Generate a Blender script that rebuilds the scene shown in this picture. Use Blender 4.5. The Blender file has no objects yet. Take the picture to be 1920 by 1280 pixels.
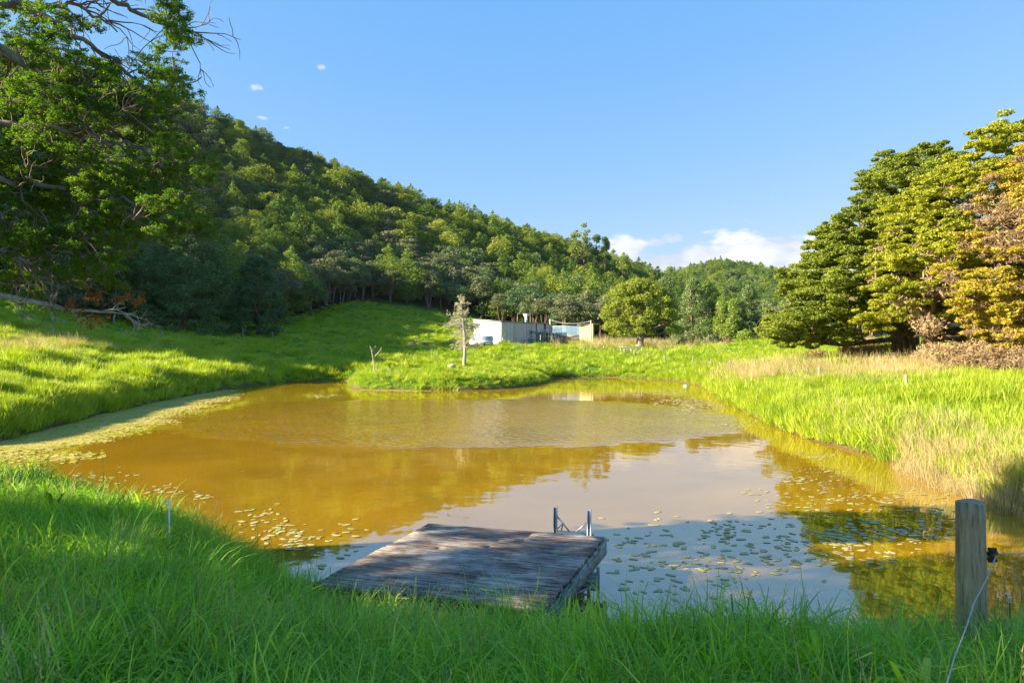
import bpy, math, random, time
import numpy as np
from mathutils import Vector, Euler
T0 = time.time()
HAZE = 0.00004
R = math.radians
sc = bpy.context.scene
COL = sc.collection
rng = np.random.default_rng(7)
random.seed(7)

# ---------------------------------------------------------------- camera, sky, sun, exposure
F, HZ, CH = 1280.0, 655.0, 2.8           # focal length in photo pixels, horizon row, eye height above the water
camd = bpy.data.cameras.new('camera'); cam = bpy.data.objects.new('camera', camd); COL.objects.link(cam)
camd.sensor_width = 36; camd.lens = 36*F/1920; camd.shift_y = (HZ-640)/1920
camd.clip_start = 0.05; camd.clip_end = 6000
cam.location = (0, 0, CH); cam.rotation_euler = (R(90), 0, 0)
sc.camera = cam

SUN_EL = 23.0
SUN_FROM = Vector((-1.0, -0.22, 0)).normalized()
sund = bpy.data.lights.new('sun', 'SUN'); sun = bpy.data.objects.new('sun', sund); COL.objects.link(sun)
sund.energy = 5.0; sund.angle = R(0.5); sund.color = (1.0, 0.88, 0.66)
sv = Vector((SUN_FROM.x*math.cos(R(SUN_EL)), SUN_FROM.y*math.cos(R(SUN_EL)), math.sin(R(SUN_EL))))
sun.rotation_euler = sv.to_track_quat('Z', 'Y').to_euler()
sun.location = (-60, -10, 60)

w = bpy.data.worlds.new('World'); sc.world = w; w.use_nodes = True
nt = w.node_tree; nt.nodes.clear()
def N(nt, t, **k):
    n = nt.nodes.new(t)
    for a, b in k.items():
        if a.startswith('i_'):
            key = a[2:]; key = int(key) if key.isdigit() else key.replace('_', ' ')
            n.inputs[key].default_value = b
        else: setattr(n, a, b)
    return n
def L(nt, a, b): nt.links.new(a, b)
def M(nt, op, a, b=None, c=None):
    n = nt.nodes.new('ShaderNodeMath'); n.operation = op
    for i, v in enumerate((a, b, c)):
        if v is None: continue
        if isinstance(v, (int, float)): n.inputs[i].default_value = v
        else: L(nt, v, n.inputs[i])
    return n.outputs[0]
def ramp(nt, fac, stops):
    n = nt.nodes.new('ShaderNodeValToRGB'); cr = n.color_ramp
    while len(cr.elements) < len(stops): cr.elements.new(0.5)
    for e, (p, c) in zip(cr.elements, stops):
        e.position = p; e.color = c if len(c) == 4 else (*c, 1)
    L(nt, fac, n.inputs[0]); return n.outputs[0]
def mix(nt, fac, a, b, typ='MIX'):
    n = nt.nodes.new('ShaderNodeMixRGB'); n.blend_type = typ
    for i, v in enumerate((fac, a, b)):
        if hasattr(v, 'is_output'): L(nt, v, n.inputs[i])
        elif i == 0: n.inputs[0].default_value = v
        else: n.inputs[i].default_value = (*v, 1) if len(v) == 3 else v
    return n.outputs[0]
sky = N(nt, 'ShaderNodeTexSky', sky_type='NISHITA', sun_disc=False)
sky.sun_elevation = R(SUN_EL); sky.sun_rotation = math.atan2(SUN_FROM.x, SUN_FROM.y)
sky.air_density = 1.0; sky.dust_density = 0.1; sky.ozone_density = 1.5; sky.altitude = 50
tc = N(nt, 'ShaderNodeTexCoord'); sep = N(nt, 'ShaderNodeSeparateXYZ'); L(nt, tc.outputs['Generated'], sep.inputs[0])
X, Y, Z = sep.outputs
az = M(nt, 'ARCTAN2', X, Y); hyp = M(nt, 'SQRT', M(nt, 'ADD', M(nt, 'MULTIPLY', X, X), M(nt, 'MULTIPLY', Y, Y)))
el = M(nt, 'ARCTAN2', Z, hyp)
comb = N(nt, 'ShaderNodeCombineXYZ'); L(nt, az, comb.inputs[0]); L(nt, M(nt, 'MULTIPLY', el, 2.3), comb.inputs[1])
n1 = N(nt, 'ShaderNodeTexNoise', i_Scale=11.0, i_Detail=9.0, i_Roughness=0.56); L(nt, comb.outputs[0], n1.inputs['Vector'])
n2 = N(nt, 'ShaderNodeTexNoise', i_Scale=3.2, i_Detail=2.0); L(nt, comb.outputs[0], n2.inputs['Vector'])
# a bank of low cumulus that starts ahead to the right and runs on to the right, out of view
win = N(nt, 'ShaderNodeMapRange', interpolation_type='SMOOTHSTEP'); win.inputs[1].default_value = 0.05; win.inputs[2].default_value = 0.20; L(nt, az, win.inputs[0])
win2 = N(nt, 'ShaderNodeMapRange', interpolation_type='SMOOTHSTEP'); win2.inputs[1].default_value = 2.6; win2.inputs[2].default_value = 2.2; L(nt, az, win2.inputs[0])
lowb = N(nt, 'ShaderNodeMapRange', interpolation_type='SMOOTHSTEP'); lowb.inputs[1].default_value = 0.20; lowb.inputs[2].default_value = 0.125; L(nt, el, lowb.inputs[0])
band = M(nt, 'MULTIPLY', M(nt, 'MULTIPLY', win.outputs[0], win2.outputs[0]), lowb.outputs[0])
dens = M(nt, 'ADD', M(nt, 'ADD', M(nt, 'MULTIPLY', n1.outputs[0], 1.25), M(nt, 'MULTIPLY', n2.outputs[0], 0.55)), M(nt, 'MULTIPLY', band, 0.48))
cl = N(nt, 'ShaderNodeMapRange', interpolation_type='SMOOTHSTEP'); cl.inputs[1].default_value = 1.14; cl.inputs[2].default_value = 1.33; L(nt, dens, cl.inputs[0])
cloud = M(nt, 'MULTIPLY', cl.outputs[0], M(nt, 'MINIMUM', M(nt, 'MULTIPLY', band, 2.0), 1.0))
def spot(px, py, rx, ry, amp):
    a0 = math.atan((px-960)/F); e0 = math.atan((HZ-py)/F*math.cos(a0))
    dx = M(nt, 'DIVIDE', M(nt, 'SUBTRACT', az, a0), rx/F); dy = M(nt, 'DIVIDE', M(nt, 'SUBTRACT', el, e0), ry/F)
    r2 = M(nt, 'ADD', M(nt, 'MULTIPLY', dx, dx), M(nt, 'MULTIPLY', dy, dy))
    return M(nt, 'MULTIPLY', M(nt, 'POWER', 2.718, M(nt, 'MULTIPLY', r2, -1.0)), amp)
n3 = N(nt, 'ShaderNodeTexNoise', i_Scale=55.0, i_Detail=6.0, i_Roughness=0.6); L(nt, comb.outputs[0], n3.inputs['Vector'])
wis = None
for s in ((602, 126, 14, 9, 1.0), (478, 164, 22, 9, 1.0), (494, 221, 24, 7, 1.0), (535, 239, 16, 6, .9), (1330, 488, 75, 26, 1.5), (1445, 470, 80, 26, 1.5), (1255, 492, 50, 20, 1.4), (1225, 455, 60, 16, 1.0), (1180, 462, 36, 12, 1.25), (1260, 447, 30, 12, 1.25), (1400, 415, 60, 18, .6), (725, 100, 12, 5, .5), (915, 190, 10, 5, .5)):
    o = spot(*s); wis = o if wis is None else M(nt, 'MAXIMUM', wis, o)
wr = N(nt, 'ShaderNodeMapRange', interpolation_type='SMOOTHSTEP'); wr.inputs[1].default_value = 0.34; wr.inputs[2].default_value = 0.60
L(nt, M(nt, 'MULTIPLY', wis, M(nt, 'ADD', M(nt, 'MULTIPLY', n3.outputs[0], 1.1), M(nt, 'MULTIPLY', n1.outputs[0], -.05))), wr.inputs[0])
allc = M(nt, 'MINIMUM', M(nt, 'ADD', cloud, M(nt, 'MULTIPLY', wr.outputs[0], 0.7)), 0.93)
shade = ramp(nt, n1.outputs[0], [(0.38, (2.2, 2.4, 2.75)), (0.58, (3.3, 3.3, 3.35))])
ss = N(nt, 'ShaderNodeSeparateColor'); L(nt, sky.outputs[0], ss.inputs[0]); sj = N(nt, 'ShaderNodeCombineColor')
L(nt, M(nt, 'MULTIPLY', M(nt, 'POWER', ss.outputs[0], 0.9), 0.57), sj.inputs[0]); L(nt, M(nt, 'MULTIPLY', M(nt, 'POWER', ss.outputs[1], 0.45), 1.16), sj.inputs[1]); L(nt, M(nt, 'MULTIPLY', M(nt, 'POWER', ss.outputs[2], 0.12), 2.62), sj.inputs[2])
SKYC = sj.outputs[0]
bg = N(nt, 'ShaderNodeBackground', i_Strength=0.091)
L(nt, mix(nt, allc, SKYC, shade), bg.inputs[0])
wo = N(nt, 'ShaderNodeOutputWorld'); L(nt, bg.outputs[0], wo.inputs[0])
vs = sc.view_settings; vs.view_transform = 'Standard'; vs.look = 'None'; vs.gamma = 1; vs.use_curve_mapping = False
vs.exposure = 1.85
sc.cycles.max_bounces = 6; sc.cycles.diffuse_bounces = 5; sc.cycles.glossy_bounces = 3; sc.cycles.transmission_bounces = 4; sc.cycles.transparent_max_bounces = 4
sc.cycles.use_denoising = True; sc.cycles.sample_clamp_indirect = 6

# ---------------------------------------------------------------- materials
def mat(name):
    m = bpy.data.materials.new(name); m.use_nodes = True; m.node_tree.nodes.clear(); return m, m.node_tree
def simple(name, col, rough=0.7, metal=0.0, spread=0.12, scale=6.0, bump=0.0, stretch=None):
    m, nt = mat(name); p = N(nt, 'ShaderNodeBsdfPrincipled', i_Roughness=rough, i_Metallic=metal)
    tcn = N(nt, 'ShaderNodeTexCoord'); vec = tcn.outputs['Object']
    if stretch:
        mp = N(nt, 'ShaderNodeMapping'); mp.inputs['Scale'].default_value = stretch; L(nt, vec, mp.inputs[0]); vec = mp.outputs[0]
    no = N(nt, 'ShaderNodeTexNoise', i_Scale=scale, i_Detail=6.0, i_Roughness=0.65); L(nt, vec, no.inputs['Vector'])
    oi = N(nt, 'ShaderNodeObjectInfo')
    c = ramp(nt, no.outputs[0], [(0.3, [x*(1-spread*2) for x in col]), (0.7, [min(1, x*(1+spread*2)) for x in col])])
    hs = N(nt, 'ShaderNodeHueSaturation'); L(nt, c, hs.inputs['Color']); L(nt, M(nt, 'ADD', M(nt, 'MULTIPLY', oi.outputs['Random'], 0.3), 0.85), hs.inputs['Value'])
    L(nt, hs.outputs[0], p.inputs['Base Color'])
    if bump:
        b = N(nt, 'ShaderNodeBump', i_Strength=bump, i_Distance=0.05); L(nt, no.outputs[0], b.inputs['Height']); L(nt, b.outputs[0], p.inputs['Normal'])
    o = N(nt, 'ShaderNodeOutputMaterial'); L(nt, p.outputs[0], o.inputs[0]); return m
def leafmat(name, cols, trans=0.35, gloss=0.06, nscale=0.35, tval=1.5, spread=0.45):
    """leaf colours differ from leaf to leaf, plant to plant and softly over space"""
    m, nt = mat(name)
    at = N(nt, 'ShaderNodeAttribute', attribute_name='tint'); oi = N(nt, 'ShaderNodeObjectInfo'); ge = N(nt, 'ShaderNodeNewGeometry')
    no = N(nt, 'ShaderNodeTexNoise', i_Scale=nscale, i_Detail=3.0); L(nt, ge.outputs['Position'], no.inputs['Vector'])
    f = M(nt, 'ADD', M(nt, 'ADD', M(nt, 'MULTIPLY', at.outputs['Fac'], 0.35), M(nt, 'MULTIPLY', oi.outputs['Random'], 0.40)), M(nt, 'MULTIPLY', no.outputs[0], 0.35))
    st = [(0.15+0.7*i/(len(cols)-1), c) for i, c in enumerate(cols)]
    c = ramp(nt, f, st)
    d = N(nt, 'ShaderNodeBsdfDiffuse'); L(nt, c, d.inputs[0])
    t = N(nt, 'ShaderNodeBsdfTranslucent'); L(nt, mix(nt, 1.0, c, (tval, tval*1.05, tval*0.45), 'MULTIPLY'), t.inputs[0])
    ms = N(nt, 'ShaderNodeMixShader', i_0=trans); L(nt, d.outputs[0], ms.inputs[1]); L(nt, t.outputs[0], ms.inputs[2])
    g = N(nt, 'ShaderNodeBsdfGlossy', i_Roughness=0.6); g.inputs[0].default_value = (1, 1, 1, 1)
    m2 = N(nt, 'ShaderNodeMixShader', i_0=gloss); L(nt, ms.outputs[0], m2.inputs[1]); L(nt, g.outputs[0], m2.inputs[2])
    o = N(nt, 'ShaderNodeOutputMaterial'); L(nt, m2.outputs[0], o.inputs[0]); return m
MT = {}
MT['lush'] = leafmat('lush_grass', [(0.06, 0.13, 0.008), (0.18, 0.35, 0.014), (0.31, 0.54, 0.024), (0.52, 0.68, 0.05)], 0.45, 0.03, 1.6)
MT['meadow'] = leafmat('meadow_grass', [(0.12, 0.20, 0.008), (0.24, 0.34, 0.010), (0.36, 0.43, 0.012), (0.42, 0.42, 0.04)], 0.40, 0.03, 0.35)
MT['dry'] = leafmat('dry_grass', [(0.20, 0.24, 0.04), (0.38, 0.30, 0.11), (0.50, 0.37, 0.18), (0.56, 0.43, 0.26)], 0.35, 0.03, 0.5, 1.2)
MT['totara'] = leafmat('dark_conifer_leaf', [(0.031, 0.075, 0.018), (0.075, 0.138, 0.025), (0.144, 0.219, 0.033), (0.250, 0.300, 0.044)], 0.28, 0.012, 0.06)
MT['totara_lit'] = leafmat('olive_conifer_leaf', [(0.069, 0.109, 0.014), (0.138, 0.190, 0.023), (0.230, 0.276, 0.034), (0.333, 0.356, 0.052)], 0.28, 0.012, 0.06)  # the olive trees' own leaf colour, yellower than the dark conifer's
MT['kanuka'] = leafmat('grey_green_leaf', [(0.052, 0.069, 0.025), (0.086, 0.115, 0.040), (0.138, 0.167, 0.063), (0.207, 0.207, 0.092)], 0.22, 0.04, 0.07)
MT['dense'] = leafmat('dense_dark_leaf', [(0.014, 0.052, 0.009), (0.032, 0.090, 0.014), (0.057, 0.132, 0.018), (0.103, 0.172, 0.023)], 0.2, 0.05, 0.2)
MT['bigleft'] = leafmat('cypress_green_leaf', [(0.091, 0.130, 0.018), (0.195, 0.240, 0.029), (0.299, 0.325, 0.039), (0.403, 0.390, 0.065)], 0.30, 0.012, 0.35)
MT['yellow'] = leafmat('yellow_green_leaf', [(0.104, 0.143, 0.016), (0.234, 0.267, 0.023), (0.377, 0.370, 0.031), (0.520, 0.429, 0.052)], 0.32, 0.012, 0.3)
MT['orange'] = leafmat('orange_tinged_leaf', [(0.120, 0.156, 0.014), (0.276, 0.276, 0.024), (0.456, 0.348, 0.042), (0.576, 0.348, 0.108)], 0.32, 0.012, 0.4)
MT['lightgreen'] = leafmat('pale_green_leaf', [(0.04, 0.085, 0.024), (0.08, 0.14, 0.035), (0.13, 0.19, 0.05), (0.18, 0.24, 0.06)], 0.3, 0.04, 0.15)
MT['brightgreen'] = leafmat('bright_green_leaf', [(0.06, 0.12, 0.008), (0.11, 0.18, 0.010), (0.17, 0.25, 0.014), (0.22, 0.28, 0.02)], 0.3, 0.04, 0.15)
MT['overhang'] = leafmat('overhanging_leaf', [(0.03, 0.08, 0.009), (0.08, 0.17, 0.014), (0.16, 0.26, 0.020), (0.32, 0.35, 0.03)], 0.42, 0.015, 1.2)
MT['fern'] = leafmat('fern_frond', [(0.04, 0.13, 0.04), (0.08, 0.21, 0.06), (0.12, 0.26, 0.08)], 0.3, 0.05, 0.3)
MT['brownleaf'] = leafmat('dead_brown_leaf', [(0.16, 0.06, 0.02), (0.28, 0.11, 0.035), (0.38, 0.17, 0.05)], 0.3, 0.02, 2.0, 1.2)
MT['twigleaf'] = leafmat('dead_twig_haze', [(0.156, 0.102, 0.054), (0.288, 0.192, 0.096), (0.432, 0.312, 0.168)], 0.15, 0.02, 0.5, 1.0)
MT['lichen'] = leafmat('pale_lichen', [(0.42, 0.39, 0.22), (0.62, 0.57, 0.36), (0.74, 0.70, 0.48)], 0.2, 0.02, 1.5, 1.0)
MT['pad'] = leafmat('floating_leaf', [(0.12, 0.14, 0.03), (0.34, 0.35, 0.10), (0.50, 0.46, 0.20), (0.42, 0.24, 0.06)], 0.1, 0.06, 0.6, 1.0)
MT['weed'] = leafmat('pond_weed', [(0.20, 0.25, 0.015), (0.38, 0.40, 0.04), (0.52, 0.40, 0.10), (0.58, 0.46, 0.20)], 0.1, 0.01, 0.45, 1.0)
MT['petal'] = simple('yellow_petal', (0.75, 0.5, 0.01), 0.5)
MT['whitepetal'] = simple('white_petal', (0.7, 0.7, 0.66), 0.6)
MT['bark'] = simple('brown_bark', (0.17, 0.115, 0.075), 0.9, 0, 0.3, 5, 0.8, (1, 1, 0.25))
MT['bark_light'] = simple('grey_bark', (0.30, 0.25, 0.19), 0.9, 0, 0.25, 6, 0.6, (1, 1, 0.3))
MT['twigbark'] = simple('twig_bark', (0.20, 0.15, 0.11), 0.9, 0, 0.25, 9)
MT['deadwood'] = simple('weathered_dead_wood', (0.42, 0.38, 0.31), 0.9, 0, 0.2, 14, 0.4)
MT['white_metal'] = simple('white_sheet_metal', (0.40, 0.425, 0.45), 0.45, 0.0, 0.03, 1.5)
MT['blue_metal'] = simple('pale_blue_sheet_metal', (0.15, 0.25, 0.34), 0.5, 0, 0.08, 1.5)
MT['cream'] = simple('cream_painted_board', (0.48, 0.35, 0.17), 0.6, 0, 0.04, 2)
MT['trim'] = simple('brown_trim', (0.16, 0.10, 0.06), 0.7)
MT['dark'] = simple('dark_opening', (0.02, 0.022, 0.025), 0.8)
MT['roofmetal'] = simple('grey_roof_metal', (0.45, 0.45, 0.43), 0.5)
MT['teal'] = simple('teal_plastic', (0.03, 0.22, 0.24), 0.5)
MT['white'] = simple('white_plastic', (0.82, 0.82, 0.80), 0.35, 0, 0.02)
MT['galv'] = simple('galvanised_steel', (0.42, 0.44, 0.45), 0.45, 0.6, 0.08, 10)
MT['postwood'] = simple('grey_fence_wood', (0.26, 0.21, 0.15), 0.9, 0, 0.2, 8, 0.4, (4, 4, .6))
MT['junk'] = simple('weathered_timber', (0.24, 0.20, 0.17), 0.9, 0, 0.3, 4)
MT['string'] = simple('grey_cord', (0.36, 0.36, 0.34), 0.7, 0, 0.1, 60)
MT['rubber'] = simple('dark_insulator', (0.05, 0.05, 0.06), 0.5, 0, 0.25, 60, .6)

def wood_mat(name, dark, mid, light, patch, axis_scale):
    m, nt = mat(name); p = N(nt, 'ShaderNodeBsdfPrincipled', i_Roughness=0.85); p.inputs['Specular IOR Level'].default_value = 0.25
    ge = N(nt, 'ShaderNodeTexCoord'); oi = N(nt, 'ShaderNodeObjectInfo')
    mp = N(nt, 'ShaderNodeMapping'); mp.inputs['Scale'].default_value = axis_scale; L(nt, ge.outputs['Object'], mp.inputs[0])
    ad = N(nt, 'ShaderNodeVectorMath', operation='ADD'); L(nt, mp.outputs[0], ad.inputs[0])
    cx = N(nt, 'ShaderNodeCombineXYZ'); L(nt, M(nt, 'MULTIPLY', oi.outputs['Random'], 40.0), cx.inputs[0]); L(nt, M(nt, 'MULTIPLY', oi.outputs['Random'], 17.0), cx.inputs[2]); L(nt, cx.outputs[0], ad.inputs[1])
    fib = N(nt, 'ShaderNodeTexNoise', i_Scale=5.0, i_Detail=8.0, i_Roughness=0.75); L(nt, ad.outputs[0], fib.inputs['Vector'])
    g2 = N(nt, 'ShaderNodeNewGeometry')
    pt = N(nt, 'ShaderNodeTexNoise', i_Scale=1.7, i_Detail=7.0, i_Roughness=0.7); L(nt, g2.outputs['Position'], pt.inputs['Vector'])
    c = ramp(nt, fib.outputs[0], [(0.36, dark), (0.5, mid), (0.66, light)])
    pf = ramp(nt, M(nt, 'ADD', M(nt, 'MULTIPLY', pt.outputs[0], 0.6), M(nt, 'MULTIPLY', fib.outputs[0], 0.4)), [(0.47, (0, 0, 0)), (0.6, (1, 1, 1))])
    c = mix(nt, M(nt, 'MULTIPLY', pf, 0.75), c, patch)
    hs = N(nt, 'ShaderNodeHueSaturation'); L(nt, c, hs.inputs['Color']); L(nt, M(nt, 'ADD', M(nt, 'MULTIPLY', oi.outputs['Random'], 0.5), 0.75), hs.inputs['Value'])
    L(nt, hs.outputs[0], p.inputs['Base Color'])
    b = N(nt, 'ShaderNodeBump', i_Strength=0.7, i_Distance=0.008); L(nt, fib.outputs[0], b.inputs['Height']); L(nt, b.outputs[0], p.inputs['Normal'])
    o = N(nt, 'ShaderNodeOutputMaterial'); L(nt, p.outputs[0], o.inputs[0]); return m
MT['plank'] = wood_mat('weathered_plank', (0.040, 0.026, 0.020), (0.20, 0.135, 0.105), (0.40, 0.32, 0.26), (0.54, 0.48, 0.40), (0.9, 14, 14))
MT['beam'] = wood_mat('lichened_beam', (0.03, 0.035, 0.03), (0.16, 0.19, 0.16), (0.36, 0.40, 0.34), (0.34, 0.38, 0.33), (1.2, 1.2, 5))
MT['roundpost'] = wood_mat('round_post_wood', (0.13, 0.10, 0.06), (0.31, 0.25, 0.15), (0.47, 0.40, 0.26), (0.24, 0.17, 0.11), (9, 9, 0.8))

# ground
m, nt = mat('meadow_ground'); MT['ground'] = m
p = N(nt, 'ShaderNodeBsdfPrincipled', i_Roughness=0.95); p.inputs['Specular IOR Level'].default_value = 0.1
ge = N(nt, 'ShaderNodeNewGeometry')
na = N(nt, 'ShaderNodeTexNoise', i_Scale=0.25, i_Detail=8.0, i_Roughness=0.65); L(nt, ge.outputs['Position'], na.inputs['Vector'])
nb = N(nt, 'ShaderNodeTexNoise', i_Scale=3.0, i_Detail=6.0, i_Roughness=0.7); L(nt, ge.outputs['Position'], nb.inputs['Vector'])
gf = M(nt, 'ADD', M(nt, 'MULTIPLY', na.outputs[0], 0.55), M(nt, 'MULTIPLY', nb.outputs[0], 0.45))
c = ramp(nt, gf, [(0.32, (0.03, 0.085, 0.010)), (0.46, (0.075, 0.18, 0.012)), (0.56, (0.14, 0.25, 0.014)), (0.68, (0.21, 0.24, 0.05))])
a_f = N(nt, 'ShaderNodeAttribute', attribute_name='forest'); a_m = N(nt, 'ShaderNodeAttribute', attribute_name='mud'); a_d = N(nt, 'ShaderNodeAttribute', attribute_name='dryness'); a_n = N(nt, 'ShaderNodeAttribute', attribute_name='dark_soil')
c = mix(nt, M(nt, 'MULTIPLY', a_d.outputs['Fac'], 0.8), c, (0.30, 0.24, 0.10))
c = mix(nt, a_n.outputs['Fac'], c, (0.025, 0.04, 0.012))
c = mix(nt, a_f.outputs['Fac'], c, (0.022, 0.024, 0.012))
c = mix(nt, a_m.outputs['Fac'], c, (0.16, 0.11, 0.045))
L(nt, c, p.inputs['Base Color'])
b = N(nt, 'ShaderNodeBump', i_Strength=1.0, i_Distance=0.25); L(nt, nb.outputs[0], b.inputs['Height']); L(nt, b.outputs[0], p.inputs['Normal'])
o = N(nt, 'ShaderNodeOutputMaterial'); L(nt, p.outputs[0], o.inputs[0])

# water: silty ochre body under a reflecting surface; a gust ruffles the middle of the pond
m, nt = mat('silty_pond_water'); MT['water'] = m
p = N(nt, 'ShaderNodeBsdfPrincipled', i_Roughness=0.03, i_IOR=3.5)
ge = N(nt, 'ShaderNodeNewGeometry'); sp = N(nt, 'ShaderNodeSeparateXYZ'); L(nt, ge.outputs['Position'], sp.inputs[0])
swirl = N(nt, 'ShaderNodeTexNoise', i_Scale=0.25, i_Detail=5.0, i_Distortion=1.5); L(nt, ge.outputs['Position'], swirl.inputs['Vector'])
c = ramp(nt, swirl.outputs[0], [(0.30, (0.25, 0.135, 0.006)), (0.70, (0.345, 0.19, 0.008))])
L(nt, c, p.inputs['Base Color'])
wob = N(nt, 'ShaderNodeTexNoise', i_Scale=0.12, i_Detail=3.0); L(nt, ge.outputs['Position'], wob.inputs['Vector'])
wob2 = N(nt, 'ShaderNodeTexNoise', i_Scale=0.7, i_Detail=4.0); L(nt, ge.outputs['Position'], wob2.inputs['Vector'])
# gust patch: an ellipse on the open water
ex = M(nt, 'DIVIDE', M(nt, 'SUBTRACT', sp.outputs[0], -2.4), 11.8); ey = M(nt, 'DIVIDE', M(nt, 'SUBTRACT', sp.outputs[1], 29.0), 9.6)
rr = M(nt, 'ADD', M(nt, 'MULTIPLY', ex, ex), M(nt, 'MULTIPLY', ey, ey))
rr = M(nt, 'ADD', rr, M(nt, 'ADD', M(nt, 'MULTIPLY', M(nt, 'SUBTRACT', wob.outputs[0], 0.5), 0.6), M(nt, 'MULTIPLY', M(nt, 'SUBTRACT', wob2.outputs[0], 0.5), 0.35)))
gust = N(nt, 'ShaderNodeMapRange', interpolation_type='SMOOTHSTEP'); gust.inputs[1].default_value = 1.08; gust.inputs[2].default_value = 0.86; L(nt, rr, gust.inputs[0])
mp = N(nt, 'ShaderNodeMapping'); mp.inputs['Scale'].default_value = (1.2, 1.0, 1); L(nt, ge.outputs['Position'], mp.inputs[0])
r1 = N(nt, 'ShaderNodeTexNoise', i_Scale=3.6, i_Detail=2.5, i_Roughness=0.5); L(nt, mp.outputs[0], r1.inputs['Vector'])
r2 = N(nt, 'ShaderNodeTexNoise', i_Scale=1.1, i_Detail=2.0); L(nt, mp.outputs[0], r2.inputs['Vector'])
hgt = M(nt, 'ADD', M(nt, 'MULTIPLY', r1.outputs[0], M(nt, 'MULTIPLY', gust.outputs[0], 0.042)), M(nt, 'ADD', M(nt, 'MULTIPLY', r1.outputs[0], 0.0008), M(nt, 'MULTIPLY', r2.outputs[0], 0.005)))
b = N(nt, 'ShaderNodeBump', i_Strength=1.0, i_Distance=1.0); L(nt, hgt, b.inputs['Height']); L(nt, b.outputs[0], p.inputs['Normal'])
o = N(nt, 'ShaderNodeOutputMaterial'); L(nt, p.outputs[0], o.inputs[0])

# ---------------------------------------------------------------- mesh helpers
def make_mesh(name, V, faces, mats, midx=None, tint=None, smooth=False):
    """faces: list of int arrays (n,3) or (n,4)"""
    V = np.asarray(V, dtype=np.float32); me = bpy.data.meshes.new(name)
    faces = [np.asarray(f, dtype=np.int32) for f in faces if len(f)]
    nl = sum(f.size for f in faces); nf = sum(len(f) for f in faces)
    me.vertices.add(len(V)); me.vertices.foreach_set('co', V.ravel())
    me.loops.add(nl); me.polygons.add(nf)
    me.loops.foreach_set('vertex_index', np.concatenate([f.ravel() for f in faces]))
    tot = np.concatenate([np.full(len(f), f.shape[1], dtype=np.int32) for f in faces])
    st = np.concatenate(([0], np.cumsum(tot)[:-1])).astype(np.int32)
    me.polygons.foreach_set('loop_start', st); me.polygons.foreach_set('loop_total', tot)
    for mm in mats: me.materials.append(mm)
    if midx is not None: me.polygons.foreach_set('material_index', np.asarray(midx, dtype=np.int32))
    if smooth: me.polygons.foreach_set('use_smooth', np.ones(nf, dtype=bool))
    if tint is not None:
        a = me.attributes.new('tint', 'FLOAT', 'POINT'); a.data.foreach_set('value', np.asarray(tint, dtype=np.float32))
    me.update(calc_edges=True); return me
def tag(o, label=None, cat=None, group=None, kind=None):
    if label: o['label'] = label
    if cat: o['category'] = cat
    if group: o['group'] = group
    if kind: o['kind'] = kind
    return o
def link(name, me, parent=None, loc=None, rotz=None):
    o = bpy.data.objects.new(name, me); COL.objects.link(o)
    if parent: o.parent = parent
    if loc is not None: o.location = loc
    if rotz is not None: o.rotation_euler = (0, 0, rotz)
    return o
def empty(name, loc, rotz=0, **k):
    o = bpy.data.objects.new(name, None); COL.objects.link(o); o.location = loc; o.rotation_euler = (0, 0, rotz); o.empty_display_size = .2
    return tag(o, **k)
def copy_tree(o, loc=None, rotz=0, sc_=1, parent=None):
    c = o.copy(); COL.objects.link(c)
    if parent: c.parent = parent
    if loc is not None: c.location = loc; c.rotation_euler = (0, 0, rotz); c.scale = sc_ if hasattr(sc_, '__len__') else (sc_,)*3
    for ch in list(o.children): copy_tree(ch, parent=c)
    return c
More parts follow.
